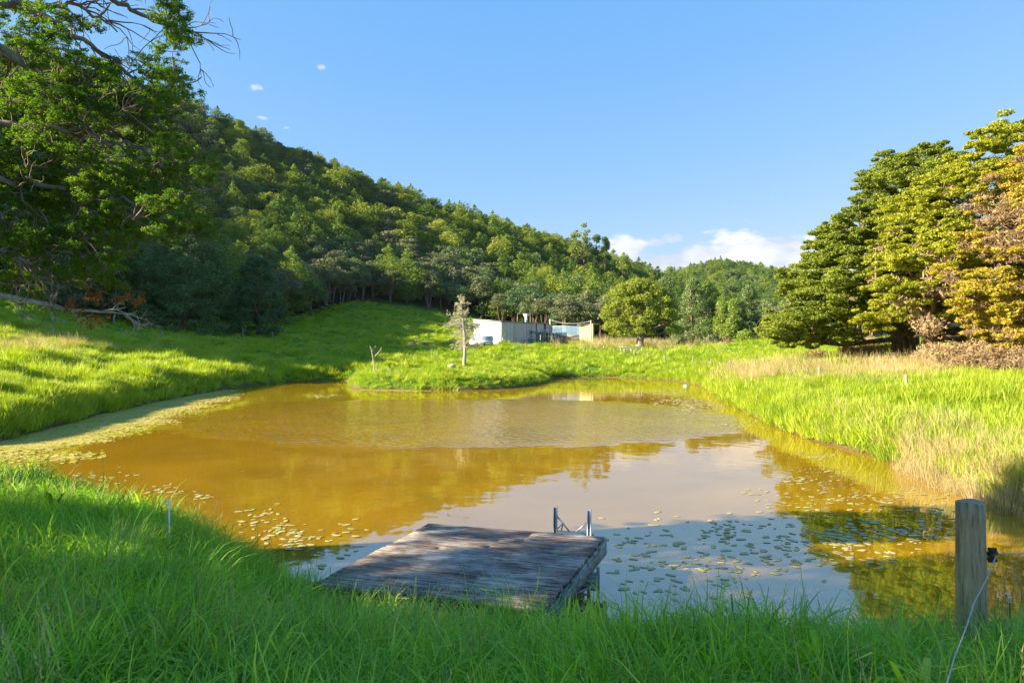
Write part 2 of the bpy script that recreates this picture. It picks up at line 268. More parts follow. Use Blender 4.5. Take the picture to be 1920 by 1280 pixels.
class MB:
    def __init__(s): s.V = []; s.F3 = []; s.F4 = []; s.n = 0
    def add(s, V, F4=(), F3=()):
        V = np.asarray(V, float).reshape(-1, 3); s.V.append(V)
        if len(F4): s.F4.append(np.asarray(F4, int)+s.n)
        if len(F3): s.F3.append(np.asarray(F3, int)+s.n)
        s.n += len(V)
    def hexa(s, b, t):   # bottom 4, top 4 counter-clockwise
        s.add(list(b)+list(t), [(3, 2, 1, 0), (4, 5, 6, 7), (0, 1, 5, 4), (1, 2, 6, 5), (2, 3, 7, 6), (3, 0, 4, 7)])
    def box(s, x0, x1, y0, y1, z0, z1):
        s.hexa([(x0, y0, z0), (x1, y0, z0), (x1, y1, z0), (x0, y1, z0)], [(x0, y0, z1), (x1, y0, z1), (x1, y1, z1), (x0, y1, z1)])
    def beam(s, a, b, wd, ht):
        a = Vector(a); b = Vector(b); d = (b-a).normalized(); up = Vector((0, 0, 1)) if abs(d.z) < .95 else Vector((0, 1, 0))
        sd = d.cross(up).normalized()*wd/2; u = sd.cross(d).normalized()*ht/2
        s.hexa([a-sd-u, a+sd-u, b+sd-u, b-sd-u], [a-sd+u, a+sd+u, b+sd+u, b-sd+u])
    def tube(s, pts, rad, k=6, cap=True):
        P = np.asarray(pts, float); n = len(P); rad = np.broadcast_to(rad, (n,))
        Tn = np.gradient(P, axis=0); Tn /= np.linalg.norm(Tn, axis=1)[:, None]+1e-9
        up = np.where(np.abs(Tn[:, 2:3]) < .9, [[0, 0, 1.]], [[1., 0, 0]]); A = np.cross(Tn, up); A /= np.linalg.norm(A, axis=1)[:, None]+1e-9; B = np.cross(A, Tn)
        for i in range(1, n):
            if np.dot(A[i], A[i-1]) < 0: A[i] *= -1; B[i] *= -1
        an = np.arange(k)/k*2*np.pi
        V = (P[:, None] + rad[:, None, None]*(np.cos(an)[None, :, None]*A[:, None]+np.sin(an)[None, :, None]*B[:, None])).reshape(-1, 3)
        i, j = np.meshgrid(np.arange(n-1), np.arange(k), indexing='ij'); j2 = (j+1) % k
        Fq = np.stack([i*k+j, i*k+j2, (i+1)*k+j2, (i+1)*k+j], -1).reshape(-1, 4)
        F3 = []
        if cap:
            V = np.vstack([V, P[0], P[-1]]); c0, c1 = n*k, n*k+1
            F3 = [(c0, (q+1) % k, q) for q in range(k)] + [(c1, (n-1)*k+q, (n-1)*k+(q+1) % k) for q in range(k)]
        s.add(V, Fq, F3)
    def arrays(s): return (np.vstack(s.V), (np.vstack(s.F4) if s.F4 else np.zeros((0, 4), int)), (np.vstack(s.F3) if s.F3 else np.zeros((0, 3), int)))
    def mesh(s, name, m, smooth=False):
        V, F4, F3 = s.arrays(); return make_mesh(name, V, [F4, F3], [m], smooth=smooth)
    def build(s, name, m, parent=None, loc=None, smooth=False, rotz=None): return link(name, s.mesh(name, m, smooth), parent, loc, rotz)

def noise2(x, y, seed=0):
    x = np.asarray(x, float); y = np.asarray(y, float); xi = np.floor(x).astype(np.int64); yi = np.floor(y).astype(np.int64); fx = x-xi; fy = y-yi
    fx = fx*fx*(3-2*fx); fy = fy*fy*(3-2*fy)
    def h(a, b):
        n = (a*374761393+b*668265263+seed*1442695041) & 0xffffffff; n = ((n ^ (n >> 13))*1274126177) & 0xffffffff; return ((n ^ (n >> 16)) & 0xffff)/65535.0
    return (h(xi, yi)*(1-fx)+h(xi+1, yi)*fx)*(1-fy)+(h(xi, yi+1)*(1-fx)+h(xi+1, yi+1)*fx)*fy
def fbm(x, y, o=4, seed=0):
    s = 0; a = 1; t = 0
    for i in range(o): s = s+a*noise2(x*2**i, y*2**i, seed+i*7); t += a; a *= .5
    return s/t
def sstep(a, b, x): t = np.clip((x-a)/(b-a), 0, 1); return t*t*(3-2*t)

# ---------------------------------------------------------------- terrain
# heights in view read off along lines of sight: column -> (depth, height) ; depth in units of 1.2 m
NEAR = [(0.5, 1.2), (2.2, 1.2), (3.1, 1.02), (3.6, .78), (4.1, .52), (4.7, .36), (5.4, .32), (7, .5)]
NEARL = [(0.5, 1.2), (2.5, 1.2), (3.6, 1.12), (5, 1.0), (7, .95), (9, .9), (10.5, .8)]
COLS = {
 -1100: NEARL+[(12, .8), (20, 1.6), (28, 4), (36, 16), (48, 28), (70, 46), (120, 84), (200, 120), (400, 100), (1500, 60)],  # this and the next two: unseen hill, raised to shade the valley
 -700: NEARL+[(12, .6), (20, 1.3), (30, 2.5), (38, 6), (45, 15), (55, 26), (80, 41), (120, 72), (170, 108), (250, 120), (400, 90), (1500, 60)],
 -300: NEARL+[(12, .5), (20, 1.2), (30, 2.4), (45, 5), (60, 12), (80, 27), (120, 50), (170, 84), (230, 116), (280, 120), (400, 90), (1500, 60)],
 0: NEARL+[(12, .4), (19, .8), (25, 1.9), (35, 2.7), (45, 4.1), (60, 6.2), (80, 11), (120, 31), (170, 70), (225, 122), (250, 127), (300, 100), (450, 70), (1500, 60)],
 150: NEARL+[(12, .4), (24, .7), (30, 1.6), (40, 2.4), (55, 3.9), (75, 6.2), (90, 9), (130, 28), (180, 68), (225, 115), (245, 117), (300, 90), (450, 70), (1500, 60)],
 300: NEARL+[(20, .4), (32, .6), (38, 1.5), (50, 2.2), (65, 3.3), (80, 4.9), (95, 6.8), (130, 21), (180, 60), (215, 100), (225, 102), (270, 80), (450, 60), (1500, 60)],
 520: NEAR+[(30, .4), (48, .7), (60, 1.5), (75, 2.8), (95, 4.9), (110, 7.2), (130, 13), (180, 40), (225, 83), (238, 86), (280, 70), (450, 50), (1500, 60)],
 700: NEAR+[(30, .4), (48, 1.0), (60, 1.3), (75, 1.9), (90, 3.3), (120, 8), (150, 15.5), (200, 41), (245, 75), (258, 77), (300, 62), (450, 45), (1500, 60)],
 900: NEAR+[(30, .4), (44, 1.0), (50, 1.3), (60, 1.3), (75, 2.4), (88, 3.9), (130, 6.5), (158, 12), (220, 38), (285, 67), (300, 68), (350, 58), (450, 45), (1500, 60)],
 1050: NEAR+[(30, .4), (55, .5), (62, 1.0), (75, 2.1), (90, 3.9), (120, 4.4), (150, 7.5), (200, 20), (260, 42), (330, 64), (345, 64), (400, 54), (1500, 60)],
 1200: NEAR+[(30, .4), (55, .5), (62, 1.1), (72, 2.1), (80, 2.7), (100, 3.4), (150, 5), (220, 14), (300, 35), (380, 52), (400, 52), (460, 42), (1500, 60)],
 1300: NEAR+[(30, .3), (50, .5), (57, 1.0), (66, 1.9), (78, 3.0), (95, 3.2), (150, 5), (240, 12), (340, 31), (400, 42), (440, 40), (520, 78), (560, 82), (700, 50), (1500, 60)],
 1400: NEAR+[(18, .3), (28, .5), (40, 1.2), (55, 2.35), (68, 3.55), (76, 3.9), (90, 3.4), (150, 4), (250, 8), (380, 20), (480, 60), (560, 87), (600, 85), (700, 50), (1500, 60)],
 1500: NEAR+[(14, .3), (19.5, .4), (24, .95), (30, 1.4), (40, 1.95), (55, 3.0), (65, 3.5), (80, 3.6), (100, 3.2), (150, 5), (300, 14), (450, 50), (560, 62), (700, 50), (1500, 60)],
 1700: NEAR+[(10, .3), (14, .4), (18, 1.05), (23, 1.45), (30, 1.6), (40, 1.75), (60, 2.4), (100, 5), (200, 15), (400, 45), (700, 50), (1500, 60)],
 1850: NEAR+[(9, .4), (11, .4), (13.5, .75), (17, 1.15), (22, 1.55), (30, 1.7), (40, 1.8), (60, 2.6), (100, 5), (200, 15), (400, 40), (700, 50), (1500, 60)],
 2000: NEAR+[(9, .4), (11, .6), (15, 1.1), (20, 1.5), (30, 1.7), (60, 3), (100, 6), (200, 18), (400, 40), (1500, 60)],
 2700: NEAR+[(9, .8), (15, 1.3), (30, 2), (60, 4), (100, 10), (200, 25), (400, 45), (1500, 60)],
}
TH = np.linspace(-1.05, 1.05, 320); LD = np.linspace(math.log(0.5), math.log(1700), 420)
cth = np.array([math.atan((k-960)/F) for k in COLS]); prof = np.array([np.interp(np.exp(LD)/1.2, [a for a, b in v], [b for a, b in v]) for v in COLS.values()])
G = np.array([np.interp(TH, cth, prof[:, j]) for j in range(len(LD))]).T
def blur(A, s, ax):
    r = int(3*s)+1; k = np.exp(-np.arange(-r, r+1)**2/(2*s*s)); k /= k.sum()
    P = np.pad(A, [(r, r) if i == ax else (0, 0) for i in range(2)], mode='edge')
    return sum(k[i]*np.take(P, range(i, i+A.shape[ax]), axis=ax) for i in range(2*r+1))
G = blur(blur(G, 5, 0), 3, 1)
def W(px, py):   # photo pixel on the water plane -> world
    d = F*CH/(py-HZ); return ((px-960)/F*d, d)
POND = [(-16, 15.5), (-12, 14.2), (-9.6, 12.4), (-5.9, 9.5), (-3.8, 8.1), (-2.9, 7.5), (-1.9, 7.1), (-1.1, 6.4), (0, 5.6), (1.5, 5.4), (3, 5.5), (4.2, 6.0), (5.6, 7.0), (7.5, 8.7), (9.5, 9.9), (9.4, 11.2)] + \
  [W(*q) for q in ((1890, 955), (1850, 938), (1800, 908), (1750, 893), (1700, 872), (1640, 855), (1560, 836), (1500, 815), (1450, 800), (1420, 785), (1385, 767), (1350, 745), (1328, 728), (1290, 717), (1240, 711), (1200, 708.5),
   (1150, 707), (1100, 706), (1060, 706), (1040, 707), (1020, 709), (1024, 712), (1030, 715.5), (1010, 720), (960, 727), (900, 730), (830, 731.5), (740, 731), (690, 731), (660, 728), (652, 722), (668, 717), (660, 713.5), (600, 714), (540, 717), (470, 722), (430, 728), (390, 735), (300, 752), (180, 780), (60, 812), (0, 832))] + [(-18, 18)]
PP = np.array(POND)
# subdivide and wobble the shoreline so no straight runs stay
sub = []
for i in range(len(PP)):
    a, b_ = PP[i], PP[(i+1) % len(PP)]; n = max(1, int(np.linalg.norm(b_-a)/1.2))
    for k in range(n): sub.append(a+(b_-a)*k/n)
PP = np.array(sub); am = 0.22*np.clip(PP[:, 1]/25, .4, 1.2)
PP = PP+np.stack([(noise2(PP[:, 0]*.9+50, PP[:, 1]*.9, 3)-.5)*am*2, (noise2(PP[:, 0]*.9, PP[:, 1]*.9+80, 5)-.5)*am*2], 1)
for _ in range(1): PP = .25*np.roll(PP, 1, 0)+.5*PP+.25*np.roll(PP, -1, 0)
def sdist(x, y):
    x = np.asarray(x, float).ravel(); y = np.asarray(y, float).ravel(); out = np.full(x.shape, 60.0)
    idx = np.where((x > -35) & (x < 35) & (y > 0) & (y < 90))[0]
    for c0 in range(0, len(idx), 20000):
        ii = idx[c0:c0+20000]; px = x[ii][:, None]; py = y[ii][:, None]
        A = PP; B = np.roll(PP, -1, 0); dx = (B-A)[:, 0]; dy = (B-A)[:, 1]
        t = np.clip(((px-A[:, 0])*dx+(py-A[:, 1])*dy)/(dx*dx+dy*dy), 0, 1)
        d = np.sqrt(((px-A[:, 0]-t*dx)**2+(py-A[:, 1]-t*dy)**2).min(1))
        cr = ((A[:, 1] > py) != (B[:, 1] > py)) & (px < dx*(py-A[:, 1])/(dy+1e-12)+A[:, 0])
        out[ii] = np.where(cr.sum(1) % 2 == 1, -d, d)
    return out
def base_h(x, y):
    r = np.hypot(x, y); th = np.arctan2(x, y); tc_ = np.clip(th, -1.05, 1.05); d = np.maximum(r*np.cos(tc_), .51)
    u = (tc_+1.05)/2.1*(len(TH)-1); v = (np.log(d)-LD[0])/(LD[-1]-LD[0])*(len(LD)-1); v = np.clip(v, 0, len(LD)-1.001); u = np.clip(u, 0, len(TH)-1.001)
    i = u.astype(int); j = v.astype(int); fu = u-i; fv = v-j
    z = (G[i, j]*(1-fu)+G[i+1, j]*fu)*(1-fv)+(G[i, j+1]*(1-fu)+G[i+1, j+1]*fu)*fv
    back = sstep(1.1, 1.9, np.abs(th)); return z*(1-back)+back*(1.2+.02*r)
def height(x, y, s=None):
    x = np.asarray(x, float); y = np.asarray(y, float); sh = x.shape; x = x.ravel(); y = y.ravel()
    if s is None: s = sdist(x, y)
    z = base_h(x, y); r = np.hypot(x, y)
    land = np.clip(s, 0, None)
    mound = fbm(x*.55+y*.12, y*.33, 3, 11)-.5; m2 = fbm(x*1.7, y*1.1, 2, 31)-.5
    amp = sstep(.3, 3, land)*sstep(6, 16, r)*(1-sstep(150, 300, r))
    left = 1-sstep(-6, 4, x)
    z = z+amp*(mound*(.55+.75*left)+m2*(.16+.14*left))
    z = z+sstep(150, 260, r)*(fbm(x*.03, y*.03, 4, 41)-.5)*7*(1-sstep(500, 900, r))
    bw = .9+.012*r
    z = np.where(s > 0, .02+np.maximum(z-.02, .12)*(1-(1-np.clip(land/bw, 0, 1))**2), -.8*sstep(0, 1.6, -s))
    return z.reshape(sh)
ths = np.concatenate([np.arange(-180, -50, 3.0), np.arange(-50, 50, .21), np.arange(50, 180.1, 3.0)])*math.pi/180
rs = np.concatenate([[0.02, .4], 0.8*1.0165**np.arange(0, int(math.log(2500/.8)/math.log(1.0165)))])
TT, RR = np.meshgrid(ths, rs, indexing='ij'); gx = RR*np.sin(TT); gy = RR*np.cos(TT)
gs = sdist(gx, gy); gz = height(gx, gy, gs)
nt_, nr = TT.shape; ii, jj = np.meshgrid(np.arange(nt_-1), np.arange(nr-1), indexing='ij')
q = np.stack([ii*nr+jj, ii*nr+jj+1, (ii+1)*nr+jj+1, (ii+1)*nr+jj], -1).reshape(-1, 4)[:, ::-1]
gm = make_mesh('meadow', np.stack([gx.ravel(), gy.ravel(), gz.ravel()], 1), [q], [MT['ground']], smooth=True)
# where the wood starts, by line of sight
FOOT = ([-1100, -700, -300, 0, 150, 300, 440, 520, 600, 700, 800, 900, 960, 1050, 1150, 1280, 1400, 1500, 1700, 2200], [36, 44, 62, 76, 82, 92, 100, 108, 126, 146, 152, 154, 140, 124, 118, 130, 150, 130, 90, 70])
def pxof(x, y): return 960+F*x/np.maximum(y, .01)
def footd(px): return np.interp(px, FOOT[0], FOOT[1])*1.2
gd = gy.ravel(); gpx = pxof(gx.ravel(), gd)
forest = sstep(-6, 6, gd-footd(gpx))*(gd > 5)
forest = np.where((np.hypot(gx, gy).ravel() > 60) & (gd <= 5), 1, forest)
gpy = HZ+F*(CH-gz.ravel())/np.maximum(gd, .01)
def dryness(px, py, d, s):
    a = .6*sstep(1290, 1400, px)*(1-sstep(1720, 1830, px))*np.exp(-((py-705+0.02*(px-1550))/15)**2)
    b_ = .36*sstep(1450, 1750, px)*(1-sstep(.5, 2.2, s))*(s > 0)
    c_ = .5*np.exp(-((px-60)/110)**2-((py-655)/14)**2)
    e_ = .6*np.exp(-((px-1180)/110)**2-((py-648)/7)**2)
    return np.clip(np.maximum(np.maximum(a, b_), np.maximum(c_, e_)), 0, 1)*(d > 5)
dry = dryness(gpx, gpy, gd, gs)
mud = sstep(.35, .0, gs)*1.0
dark_soil = (1-sstep(5, 22, np.hypot(gx, gy).ravel()))*.85  # near soil darkened, so the gaps between grass blades come out dark
for nme, arr in (('forest', forest), ('mud', mud), ('dryness', dry), ('dark_soil', dark_soil)):
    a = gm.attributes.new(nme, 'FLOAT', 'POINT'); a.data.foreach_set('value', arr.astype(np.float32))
tag(link('ground', gm), kind='structure', label='grassy valley floor and wooded slopes around the pond')
wm = MB(); wm.add([(-26, 3, 0), (22, 3, 0), (22, 66, 0), (-26, 66, 0)], [(0, 1, 2, 3)])
tag(wm.build('pond_water', MT['water']), kind='structure', label='ochre brown silty pond reflecting hill and sky')
def ray(px, py, dmin=3.0, dmax=700):
    d = np.exp(np.linspace(math.log(dmin), math.log(dmax), 3000)); x = (px-960)/F*d; z = CH-(py-HZ)/F*d
    h = height(x, d); hit = np.where(h >= z)[0]
    k = hit[0] if len(hit) else -1
    return Vector((x[k], d[k], max(h[k], 0)))
def P(px, py, d): return Vector(((px-960)/F*d, d, CH-(py-HZ)/F*d))
def gz1(x, y): return float(height(np.array([x]), np.array([y]))[0])
print('terrain', round(time.time()-T0, 1))

# ---------------------------------------------------------------- scatter with geometry nodes (for what nobody could count)
def proto_collection(name, meshes):
    c = bpy.data.collections.new(name)
    for i, me in enumerate(meshes): c.objects.link(bpy.data.objects.new('%s_%03d' % (name, i), me))
    return c
def scatter(name, coll, pts, rot, scl, idx, parent=None, **k):
    n = len(pts); me = bpy.data.meshes.new(name); me.vertices.add(n); me.vertices.foreach_set('co', np.asarray(pts, np.float32).ravel())
    a = me.attributes.new('rot', 'FLOAT_VECTOR', 'POINT'); a.data.foreach_set('vector', np.asarray(rot, np.float32).ravel())
    a = me.attributes.new('scl', 'FLOAT_VECTOR', 'POINT'); a.data.foreach_set('vector', np.asarray(scl, np.float32).ravel())
    a = me.attributes.new('idx', 'INT', 'POINT'); a.data.foreach_set('value', np.asarray(idx, np.int32))
    ng = bpy.data.node_groups.new(name, 'GeometryNodeTree')
    ng.interface.new_socket('Geometry', in_out='INPUT', socket_type='NodeSocketGeometry'); ng.interface.new_socket('Geometry', in_out='OUTPUT', socket_type='NodeSocketGeometry')
    gi = ng.nodes.new('NodeGroupInput'); go = ng.nodes.new('NodeGroupOutput')
    ci = ng.nodes.new('GeometryNodeCollectionInfo'); ci.inputs[0].default_value = coll; ci.inputs[1].default_value = True; ci.inputs[2].default_value = True
    ip = ng.nodes.new('GeometryNodeInstanceOnPoints'); ip.inputs['Pick Instance'].default_value = True
    def at(nm, ty):
        q = ng.nodes.new('GeometryNodeInputNamedAttribute'); q.data_type = ty; q.inputs[0].default_value = nm; return q.outputs[0]
    ng.links.new(gi.outputs[0], ip.inputs['Points']); ng.links.new(ci.outputs[0], ip.inputs['Instance'])
    ng.links.new(at('idx', 'INT'), ip.inputs['Instance Index']); ng.links.new(at('scl', 'FLOAT_VECTOR'), ip.inputs['Scale'])
    er = ng.nodes.new('FunctionNodeEulerToRotation'); ng.links.new(at('rot', 'FLOAT_VECTOR'), er.inputs[0]); ng.links.new(er.outputs[0], ip.inputs['Rotation'])
    ng.links.new(ip.outputs[0], go.inputs[0])
    o = link(name, me, parent); md = o.modifiers.new('scatter', 'NODES'); md.node_group = ng
    return tag(o, kind='stuff', **k)

# ---------------------------------------------------------------- foliage builders
def unit(v): return v/(np.linalg.norm(v, axis=-1, keepdims=True)+1e-9)
def leaves(C, Rd, n_each, size, out=0.7, shell=0.7, up=0.0, long=1.0, rg=rng):
    """leaf triangles spread through clumps; C centres (m,3), Rd radii (m,3) -> V, F, tint"""
    C = np.repeat(np.asarray(C, float), n_each, 0); Rr = np.repeat(np.asarray(Rd, float), n_each, 0); n = len(C)
    d = unit(rg.normal(size=(n, 3))); rad = shell+(1-shell)*rg.random((n, 1)); rad *= 1+.12*rg.normal(size=(n, 1))
    p = C+d*Rr*rad
    nr_ = unit(d/Rr*Rr.mean(1, keepdims=True)*out+rg.normal(size=(n, 3))*.6+np.array([0, 0, up]))
    t = unit(np.cross(nr_, rg.normal(size=(n, 3)))); b_ = np.cross(nr_, t)
    s = size*(.6+.8*rg.random((n, 1)))
    V = np.stack([p-t*s*.5*long-b_*s*.2, p+t*s*.5*long-b_*s*.15, p+b_*s*.6], 1).reshape(-1, 3)
    tint = np.repeat(np.clip(rg.normal(.5, .25, n)+.15*d[:, 2], 0, 1), 3)
    return V, np.arange(n*3).reshape(-1, 3), tint
def tree_mesh(name, wood, fol, mats):
    """wood: MB, fol: (V,F,tint)"""
    V0, F4, F3 = wood.arrays(); V1, F1, t1 = fol
    return make_mesh(name, np.vstack([V0, V1]), [F4, F3, F1+len(V0)], mats, midx=[0]*(len(F4)+len(F3))+[1]*len(F1), tint=np.concatenate([np.zeros(len(V0)), t1]))
def conifer_shape(h, r, rg, nl=9, irr=.3, base=.12):
    C = []; Rd = []
    for i in range(nl):
        t = (i+.3)/nl; z = h*(base+(1-base)*t); rr = r*(1-t)**.75*(1+irr*(rg.random()-.5))+.25; m = max(1, int(rr*3.2))
        for j in range(m):
            a = 6.283*(j+rg.random()*.8)/m; q = rr*(.45+.45*rg.random()) if m > 1 else .1
            cr = .55+.28*rr*(.8+.5*rg.random()); C.append((q*math.cos(a), q*math.sin(a), z+rg.normal()*.25)); Rd.append((cr, cr, cr*.7))
    C.append((0, 0, h*.98)); Rd.append((.35, .35, .6)); return np.array(C), np.array(Rd)
def round_shape(h, r, rg, n=26, base=.35, flat=.75):
    C = []; Rd = []
    for i in range(n):
        d = unit(rg.normal(size=3)); d[2] = abs(d[2])*1.1-.35; q = .55+.35*rg.random()
        c = (d[0]*r*q, d[1]*r*q, h*(base+(1-base)*.5)+d[2]*h*(1-base)*.55*q*1.2); cr = r*(.25+.2*rg.random()); C.append(c); Rd.append((cr, cr, cr*flat))
    return np.array(C), np.array(Rd)
def trunk_wood(h, r, rg, stems=1, spread=.4, k=5):
    b_ = MB()
    for s in range(stems):
        a = 6.283*rg.random(); sp_ = spread*(stems > 1)*(0.6+.6*rg.random())
        pts = [(sp_*.25*math.cos(a)+(t*sp_*math.cos(a+.5*t)*2+rg.normal()*.05)*(t > 0), sp_*.25*math.sin(a)+(t*sp_*math.sin(a+.5*t)*2+rg.normal()*.05)*(t > 0), -.4*(t == 0)+t*h) for t in np.linspace(0, 1, 6)]
        b_.tube(pts, np.linspace(r, r*.3, 6), k, False)
    return b_
def make_tree(kind, hi, seed):
    rg = np.random.default_rng(seed); ls, mult = (.19, 4.5) if hi else (.29, 2.1)
    if kind == 'totara': h = 9.5*(.85+.3*rg.random()); C, Rd = conifer_shape(h, 3.8, rg, nl=8, irr=.9); m = MT['totara']; wd = trunk_wood(h*.9, .16, rg)
    elif kind == 'olive': h = 8.5*(.85+.3*rg.random()); C, Rd = round_shape(h, 3.2, rg, 34, .12, .7); m = MT['totara_lit']; wd = trunk_wood(h*.9, .16, rg)
    elif kind == 'kanuka': h = 7.5*(.85+.3*rg.random()); C, Rd = round_shape(h, 2.4, rg, 34, .27, .55); m = MT['kanuka']; wd = trunk_wood(h*.75, .09, rg, 5, .5)
    elif kind == 'broad': h = 7*(.85+.3*rg.random()); C, Rd = round_shape(h, 2.9, rg, 30, .2, .8); m = MT['dense']; wd = trunk_wood(h*.7, .16, rg)
    else: h = 7.5*(.85+.3*rg.random()); C, Rd = round_shape(h, 2.6, rg, 30, .2, .8); m = MT['lightgreen']; wd = trunk_wood(h*.7, .14, rg)
    n = int(40*mult*(1 if kind != 'kanuka' else .8)); fol = leaves(C, Rd, n, ls, rg=rg, up=.15)
    return wd, fol, [MT['bark'], m]
KINDS = ['totara', 'olive', 'kanuka', 'broad', 'pale']
KLAB = {'totara': 'dark pointed conifer', 'olive': 'olive green bushy conifer', 'kanuka': 'grey green slender stemmed tree', 'broad': 'dark rounded broadleaf tree', 'pale': 'pale green rounded tree'}
KNAME = {'totara': 'conifer_tree', 'olive': 'olive_conifer_tree', 'kanuka': 'slender_tree', 'broad': 'broadleaf_tree', 'pale': 'pale_tree'}
lo = {}; lo_list = []; hi = {}
for ki, kd in enumerate(KINDS):
    lo[kd] = []
    for v in range(4):
        wd, fol, ms = make_tree(kd, False, 100*ki+v); lo[kd].append(len(lo_list)); lo_list.append(tree_mesh('wood_tree', wd, fol, ms))
    hi[kd] = []
    for v in range(3):
        wd, fol, ms = make_tree(kd, True, 1000+100*ki+v)
        hi[kd].append((wd.mesh('trunk', ms[0]), make_mesh('crown', fol[0], [fol[1]], [ms[1]], tint=fol[2])))
lo_coll = proto_collection('woodproto', lo_list)

# ---- the wood on the hills
pts = []
for (xa, xb, ya, yb, st) in ((-330, 420, 20, 800, 4.8),):
    xs, ys = np.meshgrid(np.arange(xa, xb, st), np.arange(ya, yb, st*.95), indexing='ij'); xs = xs.ravel()+rng.uniform(-2, 2, xs.size); ys = ys.ravel()+rng.uniform(-2, 2, ys.size)
    px = pxof(xs, ys); fd = footd(px); wob_ = (noise2(xs*.08, ys*.08, 9)-.5)*12
    k = (ys > fd+wob_) & (px > -3200) & (px < 1660)
    # left of the frame only the slope that shades the valley; thinner with distance
    dens_ = np.where(px < -60, .6, np.where(ys > 420, .6, 1.0)); k &= rng.random(len(xs)) < dens_
    k &= ~((px < -60) & (ys > 260))
    xs, ys, px = xs[k], ys[k], px[k]; pts.append(np.stack([xs, ys, px], 1))
pts = np.vstack(pts); FX, FY, FP = pts.T; FZ = height(FX, FY)
# leave out what lies behind the ridge
crest = {}
for c in range(-3240, 1720, 40):
    t = (c-960)/F; dd = np.linspace(60, 760, 350); hh = height(t*dd, dd)+np.where(dd > footd(np.array(float(c)))+8, 7, .5); e = (hh-CH)/dd; crest[c] = (dd, np.maximum.accumulate(e))
vis = np.array([(FZ[i]+11-CH)/FY[i] > np.interp(FY[i]-6, crest[int(FP[i]//40*40)][0], crest[int(FP[i]//40*40)][1])-.01 for i in range(len(FX))])
FX, FY, FP, FZ = FX[vis], FY[vis], FP[vis], FZ[vis]
fpy = HZ+F*(CH-FZ)/FY; rel = (FY-footd(FP))/1.2
# kinds: slender grey trees low on the slope, conifers above, dry olive scrub along the crest
u = rng.random(len(FX)); nz = fbm(FX*.03, FY*.03, 3, 77)
kidx = np.where(rel < 34, np.where(u < .62, 2, np.where(u < .8, 3, np.where(u < .92, 0, 4))), np.where(nz > .5, np.where(u < .5, 0, np.where(u < .85, 1, 4)), np.where(u < .30, 1, np.where(u < .62, 0, np.where(u < .75, 2, np.where(u < .85, 3, 4))))))
far = FY > 430; kidx = np.where(far & (u > .3), np.where(u > .62, 0, 4), kidx)
siz = rng.uniform(.65, 1.25, len(FX))*np.where(rel < 30, 1.25, 1.2)*np.where(rel > 85, .72, 1)*np.where(far, 1.5, 1)
rotz = rng.uniform(0, 6.283, len(FX))
inview = (FP > -30) & (FP < 1500)
order = np.argsort(np.where(inview, FY/siz, 1e9)); single = np.zeros(len(FX), bool); single[order[:290]] = True
zone = lambda p_: 'left of the dark rounded trees' if p_ < 430 else 'above the hillside meadow' if p_ < 800 else 'behind the white shed' if p_ < 1120 else 'in the valley behind the big round tree'
for i in np.where(single)[0]:
    kd = KINDS[kidx[i]]; tm, cm = hi[kd][int(rng.integers(3))]
    e = empty(KNAME[kd], (FX[i], FY[i], FZ[i]-.1), rotz[i], label=KLAB[kd]+' '+zone(FP[i]), cat='tree', group=KLAB[kd]+'s along the lower edge of the wood')
    s = siz[i]; e.scale = (s*1.05, s*1.05, s)
    link('trunk', tm, e); link('crown', cm, e)
r_ = ~single
idx = np.array([lo[KINDS[kidx[i]]][int(rng.integers(4))] for i in np.where(r_)[0]])
sc3 = np.stack([siz[r_]*1.15, siz[r_]*1.15, siz[r_]*rng.uniform(.85, 1.15, r_.sum())], 1)
rot = np.zeros((r_.sum(), 3)); rot[:, 2] = rotz[r_]
scatter('hillside_forest', lo_coll, np.stack([FX, FY, FZ-.2], 1)[r_], rot, sc3, idx, label='dense native forest covering the hills behind the pond')
print('forest', len(FX), round(time.time()-T0, 1))

